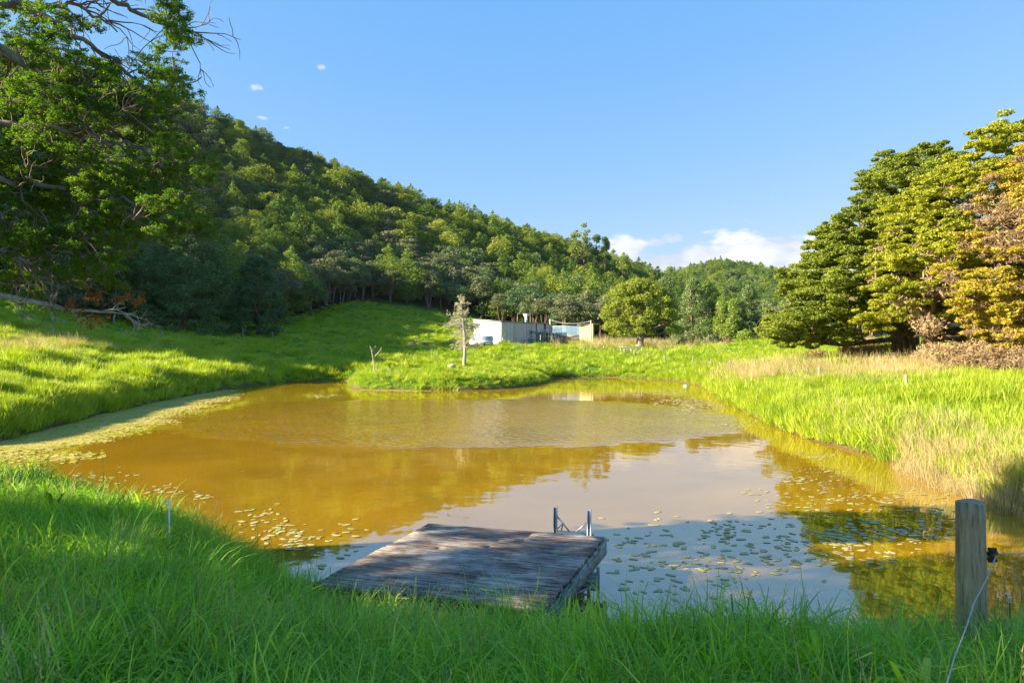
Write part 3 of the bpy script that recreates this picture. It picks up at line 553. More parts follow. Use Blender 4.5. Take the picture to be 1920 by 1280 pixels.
# ---- placed trees
def big_tree(name, label, base, C, Rd, n, ls, leaf, bark='bark', tr=.3, th=None, stems=1, limbs=14, up=.2, out=.7, group=None, cat='tree', seed=1, long=1.0, lim_r=.09, extra=None):
    """trunk, limbs reaching into the clumps, and a leafy crown; C in world coordinates relative to base"""
    rg = np.random.default_rng(seed); e = empty(name, base, label=label, cat=cat, group=group)
    C = np.asarray(C, float); Rd = np.asarray(Rd, float); top = C[:, 2].max(); th = th or top*.8
    tb = MB()
    for s in range(stems):
        off = (s-(stems-1)/2)*tr*1.6; lean = rg.normal(0, .25, 2)
        zs = np.linspace(0, 1, 8); pr = np.stack([off+lean[0]*zs*2+rg.normal(0, .06, 8), lean[1]*zs*2+rg.normal(0, .06, 8), -.4+zs*(th+.4)], 1)
        rad = tr*(1-zs*.8)*(1+.5*np.exp(-zs*14)); tb.tube(pr, rad, 10, True)
    link('trunk', tb.mesh('trunk', MT[bark], True), e)
    lb = MB(); order_ = rg.permutation(min(len(C), 600))[:limbs*6]
    mains = []
    for q_ in order_[:limbs]:
        c = C[q_]; z0 = np.clip(c[2]*(.35+.25*rg.random()), th*.2, th*.9); s0 = np.array([0, 0, z0]); mid = s0*.5+c*.5+np.array([0, 0, -.08*np.linalg.norm(c[:2])])+rg.normal(0, .2, 3)
        ts = np.linspace(0, 1, 7)[:, None]; pth = (1-ts)**2*s0+2*ts*(1-ts)*mid+ts**2*c+rg.normal(0, .05, (7, 3)); mains.append(pth); lb.tube(pth, np.linspace(tr*.4, lim_r*.4, 7), 5, False)
    for q_ in order_[limbs:]:
        c = C[q_]; allp = np.vstack(mains); dd = np.linalg.norm(allp-c, axis=1)+np.maximum(0, allp[:, 2]-c[2])*1.5; a0 = allp[dd.argmin()]
        ts = np.linspace(0, 1, 6)[:, None]; pth = a0*(1-ts)+c*ts+np.sin(ts*3.14)*np.array([0, 0, -.1])+rg.normal(0, .06, (6, 3))*np.sin(ts*3.14); lb.tube(pth, np.linspace(lim_r*.5, lim_r*.14, 6), 4, False)
    link('limb', lb.mesh('limb', MT['bark'], True), e).__setitem__('kind', 'stuff')
    V, Fc, ti = leaves(C, Rd, n, ls, up=up, out=out, rg=rg, long=long)
    link('crown', make_mesh('crown', V, [Fc], [MT[leaf]], tint=ti), e)
    if extra is not None:
        for nm, ml, (V, Fc, ti) in extra: link(nm, make_mesh(nm, V, [Fc], [MT[ml]], tint=ti), e)
    return e
def dome(rx, ry, zb, zt, n, rg, cr=(.8, .3), inner=.25, pw=2.0, cx=0, cy=0, lowcut=0):
    """clump centres through a dome; most near its outside"""
    out_ = []
    while len(out_) < n:
        a = rg.uniform(0, 6.283); t = rg.random()**.8; z = zb+(zt-zb)*t; w_ = (1-t**pw)**.5
        q = (1-inner*rg.random()**2) if rg.random() < .72 else rg.random()
        out_.append((cx+rx*w_*q*math.cos(a), cy+ry*w_*q*math.sin(a), z))
    C = np.array(out_); r = cr[0]*(.7+.6*rg.random(n)); return C, np.stack([r, r, r*cr[1]/.8*1.0], 1)
rg = np.random.default_rng(5)
# the big layered trees on the right
b1 = ray(1702, 694)
g1 = 46.0; b1 = Vector(((1700-960)/F*g1, g1, 0)); b1.z = gz1(b1.x, b1.y)
def sil_clumps(poly, d0, dd, n, rg, base, r, fl=.4, edge=.0):
    """clumps filling an outline that stands at depth d0, thick in depth like the tree (dome section)"""
    poly = np.array(poly, float); x0, y0 = poly.min(0); x1, y1 = poly.max(0); cx = (x0+x1)/2; out_ = []
    A = poly; B = np.roll(poly, -1, 0)
    while len(out_) < n:
        p_ = np.array([rg.uniform(x0, x1), rg.uniform(y0, y1)])
        cr = ((A[:, 1] > p_[1]) != (B[:, 1] > p_[1])) & (p_[0] < (B-A)[:, 0]*(p_[1]-A[:, 1])/((B-A)[:, 1]+1e-9)+A[:, 0])
        if cr.sum() % 2 == 0: continue
        t = np.clip(((p_[0]-A[:, 0])*(B-A)[:, 0]+(p_[1]-A[:, 1])*(B-A)[:, 1])/(((B-A)**2).sum(1)+1e-9), 0, 1); de = np.linalg.norm(p_-A-t[:, None]*(B-A), axis=1).min()
        half = dd*min(1, (de/ (0.38*min(x1-x0, y1-y0)))**.5)
        dep = d0+half*(-1 if rg.random() < .62 else 1)*rg.random()**.45
        w_ = P(p_[0], p_[1], d0); dv = Vector((w_.x, w_.y, 0)).normalized()*(dep-d0)
        out_.append((w_.x+dv.x-base.x, w_.y+dv.y-base.y, w_.z-base.z))
    C = np.array(out_); rr_ = r*(.55+.75*rg.random(n)); C2_ = np.repeat(C, 3, 0); rs_ = np.repeat(rr_, 3); C2_ = C2_+unit(rg.normal(size=C2_.shape)*[1, 1, .55])*rs_[:, None]*1.05; rs_ = rs_*(.3+.3*rg.random(len(rs_)))
    C = np.vstack([C, C2_]); rr_ = np.concatenate([rr_*.85, rs_]); return C, np.stack([rr_, rr_, rr_*fl], 1)
S1 = [(1445, 600), (1470, 575), (1480, 540), (1492, 490), (1530, 448), (1560, 425), (1592, 400), (1612, 372), (1612, 350), (1645, 318), (1690, 288), (1740, 284), (1785, 290), (1800, 320), (1800, 420), (1790, 560), (1745, 590), (1660, 612), (1590, 640), (1500, 648), (1450, 630)]
C1, R1 = sil_clumps(S1, 46, 7.5, 480, rg, b1, .74, .38)
big_tree('spreading_tree', 'huge dark green layered tree left of the yellow-green one on the right bank', b1, C1, R1, 290, .115, 'bigleft', tr=.55, th=9, stems=2, limbs=22, lim_r=.2, up=.6, out=.4, seed=11, long=1.2)
g2 = 39.0; b2 = Vector(((1742-960)/F*g2, g2, 0)); b2.z = gz1(b2.x, b2.y)
S2 = [(1610, 600), (1640, 540), (1632, 470), (1650, 400), (1680, 372), (1720, 340), (1780, 300), (1815, 262), (1850, 244), (1900, 232), (1960, 225), (2060, 225), (2140, 300), (2200, 420), (2200, 560), (2100, 620), (1900, 640), (1800, 645), (1720, 610)]
C2, R2 = sil_clumps(S2, 39, 7.0, 560, rg, b2, .62, .38)
d2 = C2[(rg.random(len(C2)) < .05)]
tw2 = leaves(d2*.9+np.array([0, 0, -.3]), np.full((len(d2), 3), .5), 90, .07, out=.2, shell=.1, long=3.5, rg=rg)
big_tree('spreading_tree', 'huge yellow-green layered tree rising to the upper right of the picture', b2, C2, R2, 280, .10, 'yellow', tr=.5, th=9, stems=1, limbs=24, lim_r=.17, up=.6, out=.4, seed=12, long=1.2, extra=[('dead_twigs', 'twigleaf', tw2)])
g3 = 31.0; b3 = Vector(((2010-960)/F*g3, g3, 0)); b3.z = gz1(b3.x, b3.y)
S3 = [(1790, 600), (1775, 520), (1810, 440), (1830, 380), (1870, 300), (1930, 270), (2010, 260), (2120, 330), (2210, 450), (2220, 600), (2150, 680), (1960, 690), (1880, 670), (1830, 640)]
C3, R3 = sil_clumps(S3, 31, 5.0, 380, rg, b3, .50, .38)
w3_ = C3+np.array(b3); x3_ = 960+F*w3_[:, 0]/w3_[:, 1]; y3_ = HZ-F*(w3_[:, 2]-CH)/w3_[:, 1]
mid = rng.random(len(C3)) < .10+.65*np.exp(-((x3_-1900)/75)**2-((y3_-430)/75)**2)+.3*(y3_ > 620)
tw3 = leaves(C3[mid], R3[mid]*np.array([1.5, 1.5, 2.0]), 200, .05, out=.2, shell=.1, rg=rg, long=3.5)
big_tree('spreading_tree', 'orange-tinged tree with dead brown twigs at the right edge', b3, C3[~mid], R3[~mid], 270, .085, 'orange', tr=.4, th=7, stems=1, limbs=20, lim_r=.13, up=.6, out=.4, seed=13, long=1.2, extra=[('dead_twigs', 'twigleaf', tw3)])
# brown dead brush under them
def brush(name, labels, spots, n, mats, sz, leaf, cat='shrub', group=None):
    for (px, py, d, w_, h_), label in zip(spots, labels):
        x = (px-960)/F*d; z = gz1(x, d); m = 14
        C = np.stack([rng.uniform(-w_, w_, m), rng.uniform(-w_*.6, w_*.6, m), rng.uniform(.15, .9, m)*h_], 1); Rd = np.stack([np.full(m, w_*.35), np.full(m, w_*.35), np.full(m, h_*.25)], 1)
        V, Fc, ti = leaves(C, Rd, n*3, sz*.4, out=.3, shell=.2, long=4.0); e = empty(name, (x, d, z), label=label, cat=cat, group=group)
        sb = MB()
        for k in range(9):
            c = C[k]; sb.tube([(c[0]*.2, c[1]*.2, -.1), (c[0]*.6, c[1]*.6, c[2]*.6), tuple(c)], [.03, .02, .008], 4, False)
        link('stem', sb.mesh('stem', MT['bark_light']), e).__setitem__('kind', 'stuff'); link('crown', make_mesh('crown', V, [Fc], [MT[leaf]], tint=ti), e)
BL = ['low brown brush under the left end of the dark layered tree', 'brown brush just left of the two thick trunks', 'dead brush touching the thick trunks of the layered tree', 'brown brush right of the thick trunks', 'reddish brush under the yellow-green tree', 'low dead brush in front of the orange-tinged tree', 'low dead brush at the right edge under the orange-tinged tree', 'tall dead brush between the yellow-green and orange-tinged trees']
brush('brush', BL, [(1560, 0, 45, 2.2, 1.1), (1630, 0, 46, 2.0, 1.5), (1655, 0, 44, 1.2, 1.0), (1785, 0, 38, 1.8, 1.5), (1840, 0, 32, 1.8, 1.5), (1900, 0, 29, 2.0, 1.2), (1960, 0, 28, 2.2, 1.2), (1860, 0, 34, 2.5, 2.6)], 160, None, .12, 'twigleaf', group='dead brush under the big trees')

# dark dense trees at the foot of the hill on the left
def shaped(kind, px0, px1, pyt, pyb, d, n, r, leaf, label, name, tr=.3, ls=.22, nl=180, pw=2.0, bark='bark', zlow=.0, trpx=None, seed=3, limbs=10, up=.2, group=None):
    rg = np.random.default_rng(seed); cx = (px0+px1)/2; x = ((trpx or cx)-960)/F*d; z = gz1(x, d); rx = (px1-px0)/2/F*d; zt = CH-(pyt-HZ)/F*d-z; zb = CH-(pyb-HZ)/F*d-z
    off = (cx-(trpx or cx))/F*d
    if kind == 'cone':
        C = []; 
        for i in range(n):
            t = rg.random()**1.2; a = rg.uniform(0, 6.283); q = rx*(1-t)**.8*(1-.35*rg.random()**2); C.append((off+q*math.cos(a), q*math.sin(a), zb+(zt-zb)*t*.97))
        C = np.array(C)
    else: C, _ = dome(rx, rx, zb, zt, n, rg, pw=pw, cx=off)
    rr_ = r*(.6+.7*rg.random(n)); Rd = np.stack([rr_, rr_, rr_*.7], 1)
    C[:, 2] = np.maximum(C[:, 2]-rr_*.3, .1)
    return big_tree(name, label, (x, d, z), C, Rd, nl, ls, leaf, bark, tr=tr, th=zt*.8, limbs=limbs, seed=seed, lim_r=tr*.4, up=up, group=group)
shaped('dome', 438, 530, 480, 622, 108, 150, .95, 'dense', 'dark green dome shaped tree at the foot of the hill, right of its larger twin', 'rounded_tree', pw=1.6, seed=21)
shaped('dome', 255, 440, 425, 628, 104, 300, 1.15, 'dense', 'large dark spreading tree at the hill foot behind the hanging dead branch', 'rounded_tree', pw=2.0, seed=22, bark='bark')
shaped('dome', 120, 265, 440, 610, 100, 180, 1.2, 'totara', 'dark tree at the hill foot half hidden by the overhanging foliage', 'rounded_tree', seed=23)
shaped('dome', -60, 140, 430, 600, 92, 200, 1.2, 'kanuka', 'grey green tree at the hill foot at the left edge of the picture', 'rounded_tree', seed=24)
# round tree by the hut and its neighbours
shaped('dome', 1122, 1272, 524, 622, 104, 170, .85, 'totara_lit', 'big round yellow-green tree with stout pale trunk right of the cream hut', 'round_tree', tr=.62, bark='bark_light', trpx=1201, seed=25, ls=.22, nl=230, pw=2.4, limbs=16, up=.5)
shaped('cone', 1255, 1345, 518, 655, 122, 130, 1.0, 'lightgreen', 'tall blue-green tree directly right of the big round tree', 'tall_tree', seed=26)
shaped('dome', 1300, 1350, 530, 640, 126, 60, .9, 'brightgreen', 'olive green tree behind the blue-green one in the valley', 'tall_tree', seed=27)
shaped('cone', 1335, 1372, 562, 640, 118, 50, .8, 'brightgreen', 'bright green narrow tree left of the pale conical tree', 'narrow_tree', seed=28)
shaped('cone', 1360, 1392, 560, 642, 116, 50, .8, 'brightgreen', 'small bright green conifer touching the pale conical tree', 'narrow_tree', seed=29)
shaped('cone', 1374, 1436, 535, 642, 124, 100, .9, 'lightgreen', 'pale green conical tree at the valley mouth', 'conical_tree', seed=30)
shaped('dome', 1225, 1270, 520, 600, 150, 60, 1.2, 'lightgreen', 'pale rounded tree showing over the right shoulder of the big round tree', 'rounded_tree', seed=31)
shaped('dome', 1425, 1475, 590, 642, 95, 50, .8, 'bigleft', 'dark green tree tucked beside the left end of the layered tree', 'rounded_tree', seed=32)
for k, (a, b_, t, bb, d, lf, lb) in enumerate(((1320, 1350, 628, 652, 98, 'kanuka', 'low grey scrubby bush left of the small green bush on the knoll'), (1340, 1372, 634, 655, 98, 'twigleaf', 'low brown bush between two bushes on the knoll'), (1386, 1410, 620, 645, 96, 'brightgreen', 'small bright green bush in front of the conical tree'), (1270, 1300, 636, 660, 104, 'totara', 'low dark bush right of the round tree trunk'))):
    shaped('dome', a, b_, t, bb, d, 20, .7, lf, lb, 'bush', tr=.06, seed=40+k, limbs=5)
# tall ragged trees on the ridge
for k, (a, b_, t, bb, d) in enumerate(((1068, 1090, 432, 500, 300), (1084, 1108, 420, 500, 305), (1112, 1128, 440, 500, 305), (1126, 1142, 445, 505, 310), (1158, 1180, 478, 510, 330))):
    shaped('cone' if k > 4 else 'dome', a, b_, t, bb, d, 24, 1.6, 'totara', ('tall ragged tree standing above the ridge line', 'dark pointed tree standing above the long ridge line')[k > 4], 'ridge_tree', tr=.3, ls=.6, nl=60, seed=50+k, limbs=5, pw=3, group=('tall ragged trees on the ridge above the shed', 'pointed trees on the long ridge')[k > 4])
# tree ferns on the slope
def fern_mesh():
    V = []; Fq = []; ti = []
    for k in range(16):
        a = 6.283*k/16+rng.normal()*.1; el_ = .5+.2*rng.random(); prev = None
        for j in range(9):
            t = j/8; r_ = 2.4*t; z = 3+r_*el_-.42*r_*r_*.8; wd_ = .38*math.sin(3.14*min(1, t*.9+.08))+.02; n0 = len(V)
            V += [(r_*math.cos(a)-wd_*math.sin(a), r_*math.sin(a)+wd_*math.cos(a), z-.1), (r_*math.cos(a), r_*math.sin(a), z), (r_*math.cos(a)+wd_*math.sin(a), r_*math.sin(a)-wd_*math.cos(a), z-.1)]; ti += [rng.random()]*3
            if j: Fq += [(n0-3, n0-2, n0+1, n0), (n0-2, n0-1, n0+2, n0+1)]
    return make_mesh('frond', V, [np.array(Fq)], [MT['fern']], tint=ti)
fm = fern_mesh(); ft = MB(); ft.tube([(0, 0, -.3), (.05, 0, 1.5), (0, 0, 3)], [.16, .12, .12], 8); ftm = ft.mesh('trunk', MT['bark'])
for (px, py) in ((478, 372), (498, 368), (512, 378), (402, 358), (485, 385)):
    p_ = ray(px, py+18, 60); e = empty('tree_fern', p_-Vector((0, 0, .2)), rng.random()*6, label='tree fern with arching fronds on the wooded slope', cat='tree fern', group='tree ferns on the slope'); e.scale = (1.7,)*3; e.location.z += 1.5
    link('trunk', ftm, e); link('fronds', fm, e)
print('trees', round(time.time()-T0, 1))

# ---- overhanging tree, upper left
OD = 8.6
root = Vector((-11.0, 7.4, 0)); root.z = gz1(root.x, root.y)
oe = empty('overhanging_tree', root, label='big tree leaning in from the left with long drooping leafy branches', cat='tree')
tb = MB(); tb.tube([(0, 0, -.4), (.1, .1, 1.5), (.3, .2, 4), (.1, .3, 8), (.4, .2, 12)], [.6, .45, .4, .28, .1], 12); tb.build('trunk', MT['bark'], oe, smooth=True)
orl = np.array(root)
def opx(pts, r0, r1, wv=.024):
    """a limb through picture positions, with natural waver"""
    P3 = [np.array(P(a, b_, d))-orl for a, b_, d in pts]; out_ = []
    for i in range(len(P3)-1):
        for t in np.linspace(0, 1, 7)[:-1]: out_.append(P3[i]*(1-t)+P3[i+1]*t+rng.normal(0, wv, 3))
    out_.append(P3[-1]); A = np.array(out_); return A, np.linspace(r0, r1, len(A))
limbs_ = [
 [(-500, -150, 8.0), (-60, -60, 8.4), (70, 20, 8.6), (170, 85, 8.8), (260, 150, 8.9), (335, 188, 9.0)],
 [(-500, -250, 8.2), (60, -80, 8.8), (225, 5, 9.0), (300, 45, 9.1), (345, 60, 9.2)],
 [(-400, 150, 7.6), (-40, 60, 8.0), (95, 168, 8.2), (190, 235, 8.4), (280, 290, 8.5), (370, 350, 8.6)],
 [(-400, 260, 7.7), (0, 228, 8.0), (120, 242, 8.1), (200, 262, 8.2), (270, 275, 8.3)],
 [(-400, 380, 7.7), (-20, 330, 8.0), (100, 350, 8.2), (230, 375, 8.4), (350, 405, 8.5)],
 [(-400, 500, 7.4), (-20, 400, 8.0), (60, 430, 8.2), (150, 460, 8.3), (200, 500, 8.4)],
 [(-400, 430, 7.4), (-10, 470, 7.9), (50, 490, 8.0), (110, 515, 8.2)],
 [(-400, 60, 7.8), (-20, 110, 8.3), (60, 115, 8.5), (140, 140, 8.7), (240, 190, 8.9), (300, 235, 8.9)],
 [(-400, -50, 8.2), (-20, 10, 8.6), (80, 10, 8.8), (160, 20, 9.0), (220, 60, 9.1)],
]
lm = MB(); limb_pts = []
for i, lp in enumerate(limbs_):
    A, rr_ = opx(lp, .055, .010); lm.tube(A, rr_, 7, False); limb_pts.append(A)
    # rise from the trunk
    st_ = A[0]; lm.tube([(.1, .1, max(2, st_[2]*.8)), tuple((np.array([.1, .1, max(2, st_[2]*.9)])+st_)/2+np.array([0, 0, .3])), tuple(st_)], [.16, .11, .075], 7, False)
ALLP = np.vstack(limb_pts)
blobs = [(30, 40, 55, .45), (110, 30, 50, .35), (60, 120, 70, .8), (150, 140, 60, .7), (240, 130, 35, .3), (318, 30, 26, .45), (335, 65, 24, .5), (290, 170, 40, .6), (255, 200, 38, .6), (325, 130, 26, .35), (190, 205, 55, .8), (100, 220, 75, 1), (30, 210, 60, 1), (330, 175, 20, .6),
 (140, 290, 50, .5), (60, 290, 40, .4), (300, 290, 45, .5), (365, 320, 36, .5), (385, 300, 22, .3), (40, 320, 70, 1), (100, 360, 70, 1.1), (30, 400, 60, 1), (210, 350, 55, 1), (280, 360, 50, 1), (335, 385, 38, 1), (352, 425, 32, .9), (215, 405, 48, .9), (190, 460, 42, 1), (185, 510, 38, 1), (140, 430, 55, .9), (60, 470, 50, .6), (100, 520, 40, .45), (30, 530, 40, .45), (290, 445, 34, .35), (320, 235, 25, .4), (270, 245, 30, .4)]
SC, SR, TW = [], [], MB()
def side(A, n, r0, ln):
    for k in range(n):
        i = int(rng.integers(len(A)//3, len(A)-1)); p0 = A[i]; d_ = unit(unit(A[min(i+3, len(A)-1)]-A[i-3])+rng.normal(0, .55, 3)); q_ = [p0]
        for j in range(7): d_ = unit(d_+rng.normal(0, .22, 3)+np.array([0, 0, -.02])); q_.append(q_[-1]+d_*ln*rng.uniform(.6, 1.1)/7)
        TW.tube(q_, np.linspace(r0, .003, 8), 4, False); EXTRA.append(np.array(q_))
EXTRA = []
for A in limb_pts: side(A, 12, .013, .85)
lvl1 = list(EXTRA)
for A in lvl1: side(A, 3, .006, .4)
ALLP = np.vstack(limb_pts+lvl1)
for (bx, by, br, dn) in blobs:
    dn = dn*.78 if dn >= .8 else dn*1.15+(.35 if (bx > 300 and by < 200) else 0)
    ns = int(16*dn*(br/45)**1.7)+2
    for k in range(ns):
        a = rng.uniform(0, 6.283); q = br*math.sqrt(rng.random()); ctr = np.array(P(bx+q*math.cos(a), by+q*math.sin(a)*.75, rng.uniform(7.8, 9.2)))-orl
        dd = np.linalg.norm(ALLP-ctr, axis=1); s0 = ALLP[dd.argmin()]
        ts = np.linspace(0, 1, 7)[:, None]; pth = s0*(1-ts)+ctr*ts+np.cumsum(rng.normal(0, .022, (7, 3)), 0)*ts+np.sin(ts*3.14)*rng.normal(0, .06, 3); TW.tube(pth, np.linspace(.009, .003, 7), 4, False)
        ctr = pth[-1]; dirn = unit(ctr-s0+np.array([.3, 0, 0])); pr = rng.uniform(.09, .17)
        for j in range(16):
            v = unit(rng.normal(size=3)); v[2] *= .5; e_ = ctr+v*pr+dirn*pr*.5*rng.random(); TW.tube([ctr, (ctr+e_)/2+rng.normal(0, .01, 3), e_], [.003, .002, .002], 3, False); SC.append(e_); SR.append(rng.uniform(.035, .06))
lm.build('limb', MT['bark_light'], oe, smooth=True); TW.build('twigs', MT['twigbark'], oe)
SC = np.array(SC); nS = len(SC)
SR = np.array(SR); V, Fc, ti = leaves(SC, np.stack([SR, SR, SR*.7], 1), 52, .020, out=.6, shell=.3, long=.8, up=.5)
link('crown', make_mesh('crown', V, [Fc], [MT['overhang']], tint=ti), oe)
print('sprays', nS)
# its unseen crown above and left of view, shaped to shade the near water
def upper(seed, base, n, rx, ry, z0, z1, cx, cy, leaf='overhang', cr=.55):
    rg = np.random.default_rng(seed); C, Rd = dome(rx, ry, z0, z1, n, rg, cr=(cr, .45), cx=cx, cy=cy); return leaves(C, Rd, 160, .13, up=.3, rg=rg), C
(Vu, Fu, tu), _ = upper(3, root, 200, 5.0, 3.2, 2.4, 13.0, -.2, -3.3)
wpos = Vu.reshape(-1, 3, 3).mean(1)+orl; ppx = 960+F*wpos[:, 0]/wpos[:, 1]; ppy = HZ-F*(wpos[:, 2]-CH)/wpos[:, 1]
keep = ~((ppx > -10) & (ppy > -5)); Fu = Fu[keep]
link('upper_crown', make_mesh('upper_crown', Vu, [Fu], [MT['overhang']], tint=tu), oe)
# low dead branch with brown leaves
db = MB(); A, rr_ = opx([(-400, 520, 7.6), (-20, 552, 8.1), (60, 565, 8.2), (130, 580, 8.3), (190, 585, 8.35)], .045, .016, .008); db.tube(A, rr_, 8, False)
tips = []
def ramify(p0, dr, ln, r0, lv):
    n = 5; pts_ = [p0]; d_ = dr
    for i in range(n): d_ = unit(d_+rng.normal(0, .16, 3)+np.array([0, 0, .03])); pts_.append(pts_[-1]+d_*ln/n)
    db.tube(pts_, np.linspace(r0, r0*.45, n+1), 4, False)
    if lv == 0: tips.append(pts_[-1]); return
    for i in range(3 if lv > 1 else 4):
        q_ = pts_[int(rng.integers(2, n+1))]; ramify(q_, unit(d_+rng.normal(0, .5, 3)*np.array([1, .6, 1])), ln*.62, r0*.55, lv-1)
e0 = A[-1]; ramify(e0, unit(np.array([1, .1, .25])), .28, .014, 3); ramify(e0, unit(np.array([1, 0, -.35])), .36, .012, 3)
for t_ in (6, 9, 14, 18): ramify(A[min(t_, len(A)-1)], unit(np.array([.6, 0, -.8])), .25, .008, 2)
db.build('dead_branch', MT['deadwood'], oe, smooth=True)
bl = [np.array(P(a, b_, 8.3))-orl for a, b_ in ((165, 558), (180, 562), (140, 572), (150, 590), (175, 596), (190, 600), (170, 610), (225, 560), (240, 556), (268, 560), (250, 565), (128, 580), (185, 552))]
C = np.repeat(np.array(bl), 3, 0)+rng.normal(0, .035, (39, 3)); V, Fc, ti = leaves(C, np.full((39, 3), .06), 26, .03, out=.2, shell=.1, long=.6)
link('dead_leaves', make_mesh('dead_leaves', V, [Fc], [MT['brownleaf']], tint=ti), oe)
# trees beyond the left edge and behind that shade the foreground
for k, (x, y, h_, rx) in enumerate(((-19, -1.0, 15.5, 5.0), (-22, -5.0, 18, 4.5), (-29, -2.5, 21, 4.6), (-33, -8, 22, 6))):
    rgk = np.random.default_rng(60+k); C, Rd = dome(rx, rx, 1.4, h_, 230 if k == 0 else 100, rgk, cr=(.8, .5))
    big_tree('shade_tree', 'spreading green tree just outside the left edge of the picture', (x, y, gz1(x, y)), C, Rd, 90, .26, 'overhang', tr=.35, limbs=12, seed=60+k, group='trees outside the left edge')
print('overhang', round(time.time()-T0, 1))

# ---------------------------------------------------------------- grass
def tuft(n, h, spread, wdt, lean, rg, droop=.5, seg=4, seed_head=False):
    V = []; Fq = []; Ft = []; ti = []
    for b_ in range(n):
        a = rg.uniform(0, 6.283); r0 = spread*math.sqrt(rg.random()); bx, by = r0*math.cos(a), r0*math.sin(a); a2 = a+rg.normal(0, .9); hh = h*rg.uniform(.5, 1.15)
        ln = abs(rg.normal(0, lean))+.08; wd_ = wdt*rg.uniform(.6, 1.3); tw = rg.uniform(0, 3.14); col = rg.random(); n0 = len(V); dr = droop*rg.uniform(.4, 1.6)
        pz = 0; px_ = 0; ang = ln
        for s in range(seg+1):
            t = s/seg; w_ = wd_*(1-t**1.6)*(.75 if s == 0 else 1)
            cx_, cy_ = bx+px_*math.cos(a2), by+px_*math.sin(a2)
            if s < seg:
                V += [(cx_-w_*math.sin(a2+tw*.15), cy_+w_*math.cos(a2+tw*.15), pz), (cx_+w_*math.sin(a2+tw*.15), cy_-w_*math.cos(a2+tw*.15), pz)]; ti += [col*.8+.1*t]*2
                if s: q0 = n0+2*s; Fq.append((q0-2, q0-1, q0+1, q0))
            else:
                V.append((cx_, cy_, pz)); ti.append(col*.8+.1); q0 = n0+2*s; Ft.append((q0-2, q0-1, q0))
            px_ += math.sin(ang)*hh/seg; pz += math.cos(ang)*hh/seg; ang += dr*(1.1*t+.25)
        if seed_head and rg.random() < .5:
            x_, y_, z_ = V[-1]; n1 = len(V)
            for q_ in range(7): zz = z_-.03*q_; V += [(x_-.006, y_, zz), (x_+.014*math.cos(q_*2), y_+.014*math.sin(q_*2), zz+.03), (x_, y_+.006, zz)]; Ft.append((n1+3*q_, n1+3*q_+1, n1+3*q_+2)); ti += [.9]*3
    return np.array(V), np.array(Fq), np.array(Ft), np.array(ti)
def tuft_coll(name, m, cnt, **k):
    ms = []
    for i in range(cnt):
        V, Fq, Ft, ti = tuft(rg=np.random.default_rng(900+i), **k); ms.append(make_mesh(name, V, [Fq, Ft], [MT[m]], tint=ti))
    return proto_collection(name, ms)
c_lush = tuft_coll('lushproto', 'lush', 7, n=38, h=.60, spread=.15, wdt=.0068, lean=.5, droop=.85, seg=5)
c_weed = tuft_coll('broadproto', 'lush', 4, n=13, h=.42, spread=.07, wdt=.019, lean=.65, droop=.8, seg=5)
c_mead = tuft_coll('meadowproto', 'meadow', 6, n=70, h=.34, spread=.26, wdt=.010, lean=.45, droop=.5, seg=3)
c_dry = tuft_coll('dryproto', 'dry', 5, n=40, h=.62, spread=.22, wdt=.006, lean=.28, droop=.3, seg=3, seed_head=True)
STK = 6.1
def in_dock(x, y):
    # the dock's outline, kept free of grass
    ox, oy = x+1.097, y-9.06; ux, uy, vx, vy = 2.234, -.65, -.86, -2.36; det = ux*vy-uy*vx
    a = (ox*vy-oy*vx)/det; b_ = (ux*oy-uy*ox)/det; return (a > -.03) & (a < 1.03) & (b_ > -.05) & (b_ < .86)
def field(n, d0, d1, p0=-420, p1=2340, uniform=True):
    px = rng.uniform(p0, p1, n); d = np.sqrt(rng.uniform(d0*d0, d1*d1, n)); x = (px-960)/F*d
    s = sdist(x, d); z = height(x, d, s); py = HZ+F*(CH-z)/d; return x, d, z, s, px, py
def put(acc, x, y, z, sc_, tilt=.12):
    n = len(x); fx_ = (fbm(x*.9, y*.9, 2, 71)-.5)*1.5; fy_ = (fbm(x*.9, y*.9, 2, 93)-.5)*1.5; rot = np.stack([rng.normal(0, tilt, n)+fx_, rng.normal(0, tilt, n)+fy_, rng.uniform(0, 6.283, n)], 1)
    acc[0].append(np.stack([x, y, z-.02], 1)); acc[1].append(rot); acc[2].append(sc_)
def flush(acc, name, coll, cnt, **k):
    Pn = np.vstack(acc[0]); scatter(name, coll, Pn, np.vstack(acc[1]), np.vstack(acc[2]), rng.integers(0, cnt, len(Pn)), **k); print(name, len(Pn))
def s3(n, a, b_, zf=1.0): q_ = rng.uniform(a, b_, n); return np.stack([q_, q_, q_*zf*rng.uniform(.8, 1.25, n)], 1)
lush = ([], [], []); mead = ([], [], []); dryg = ([], [], [])
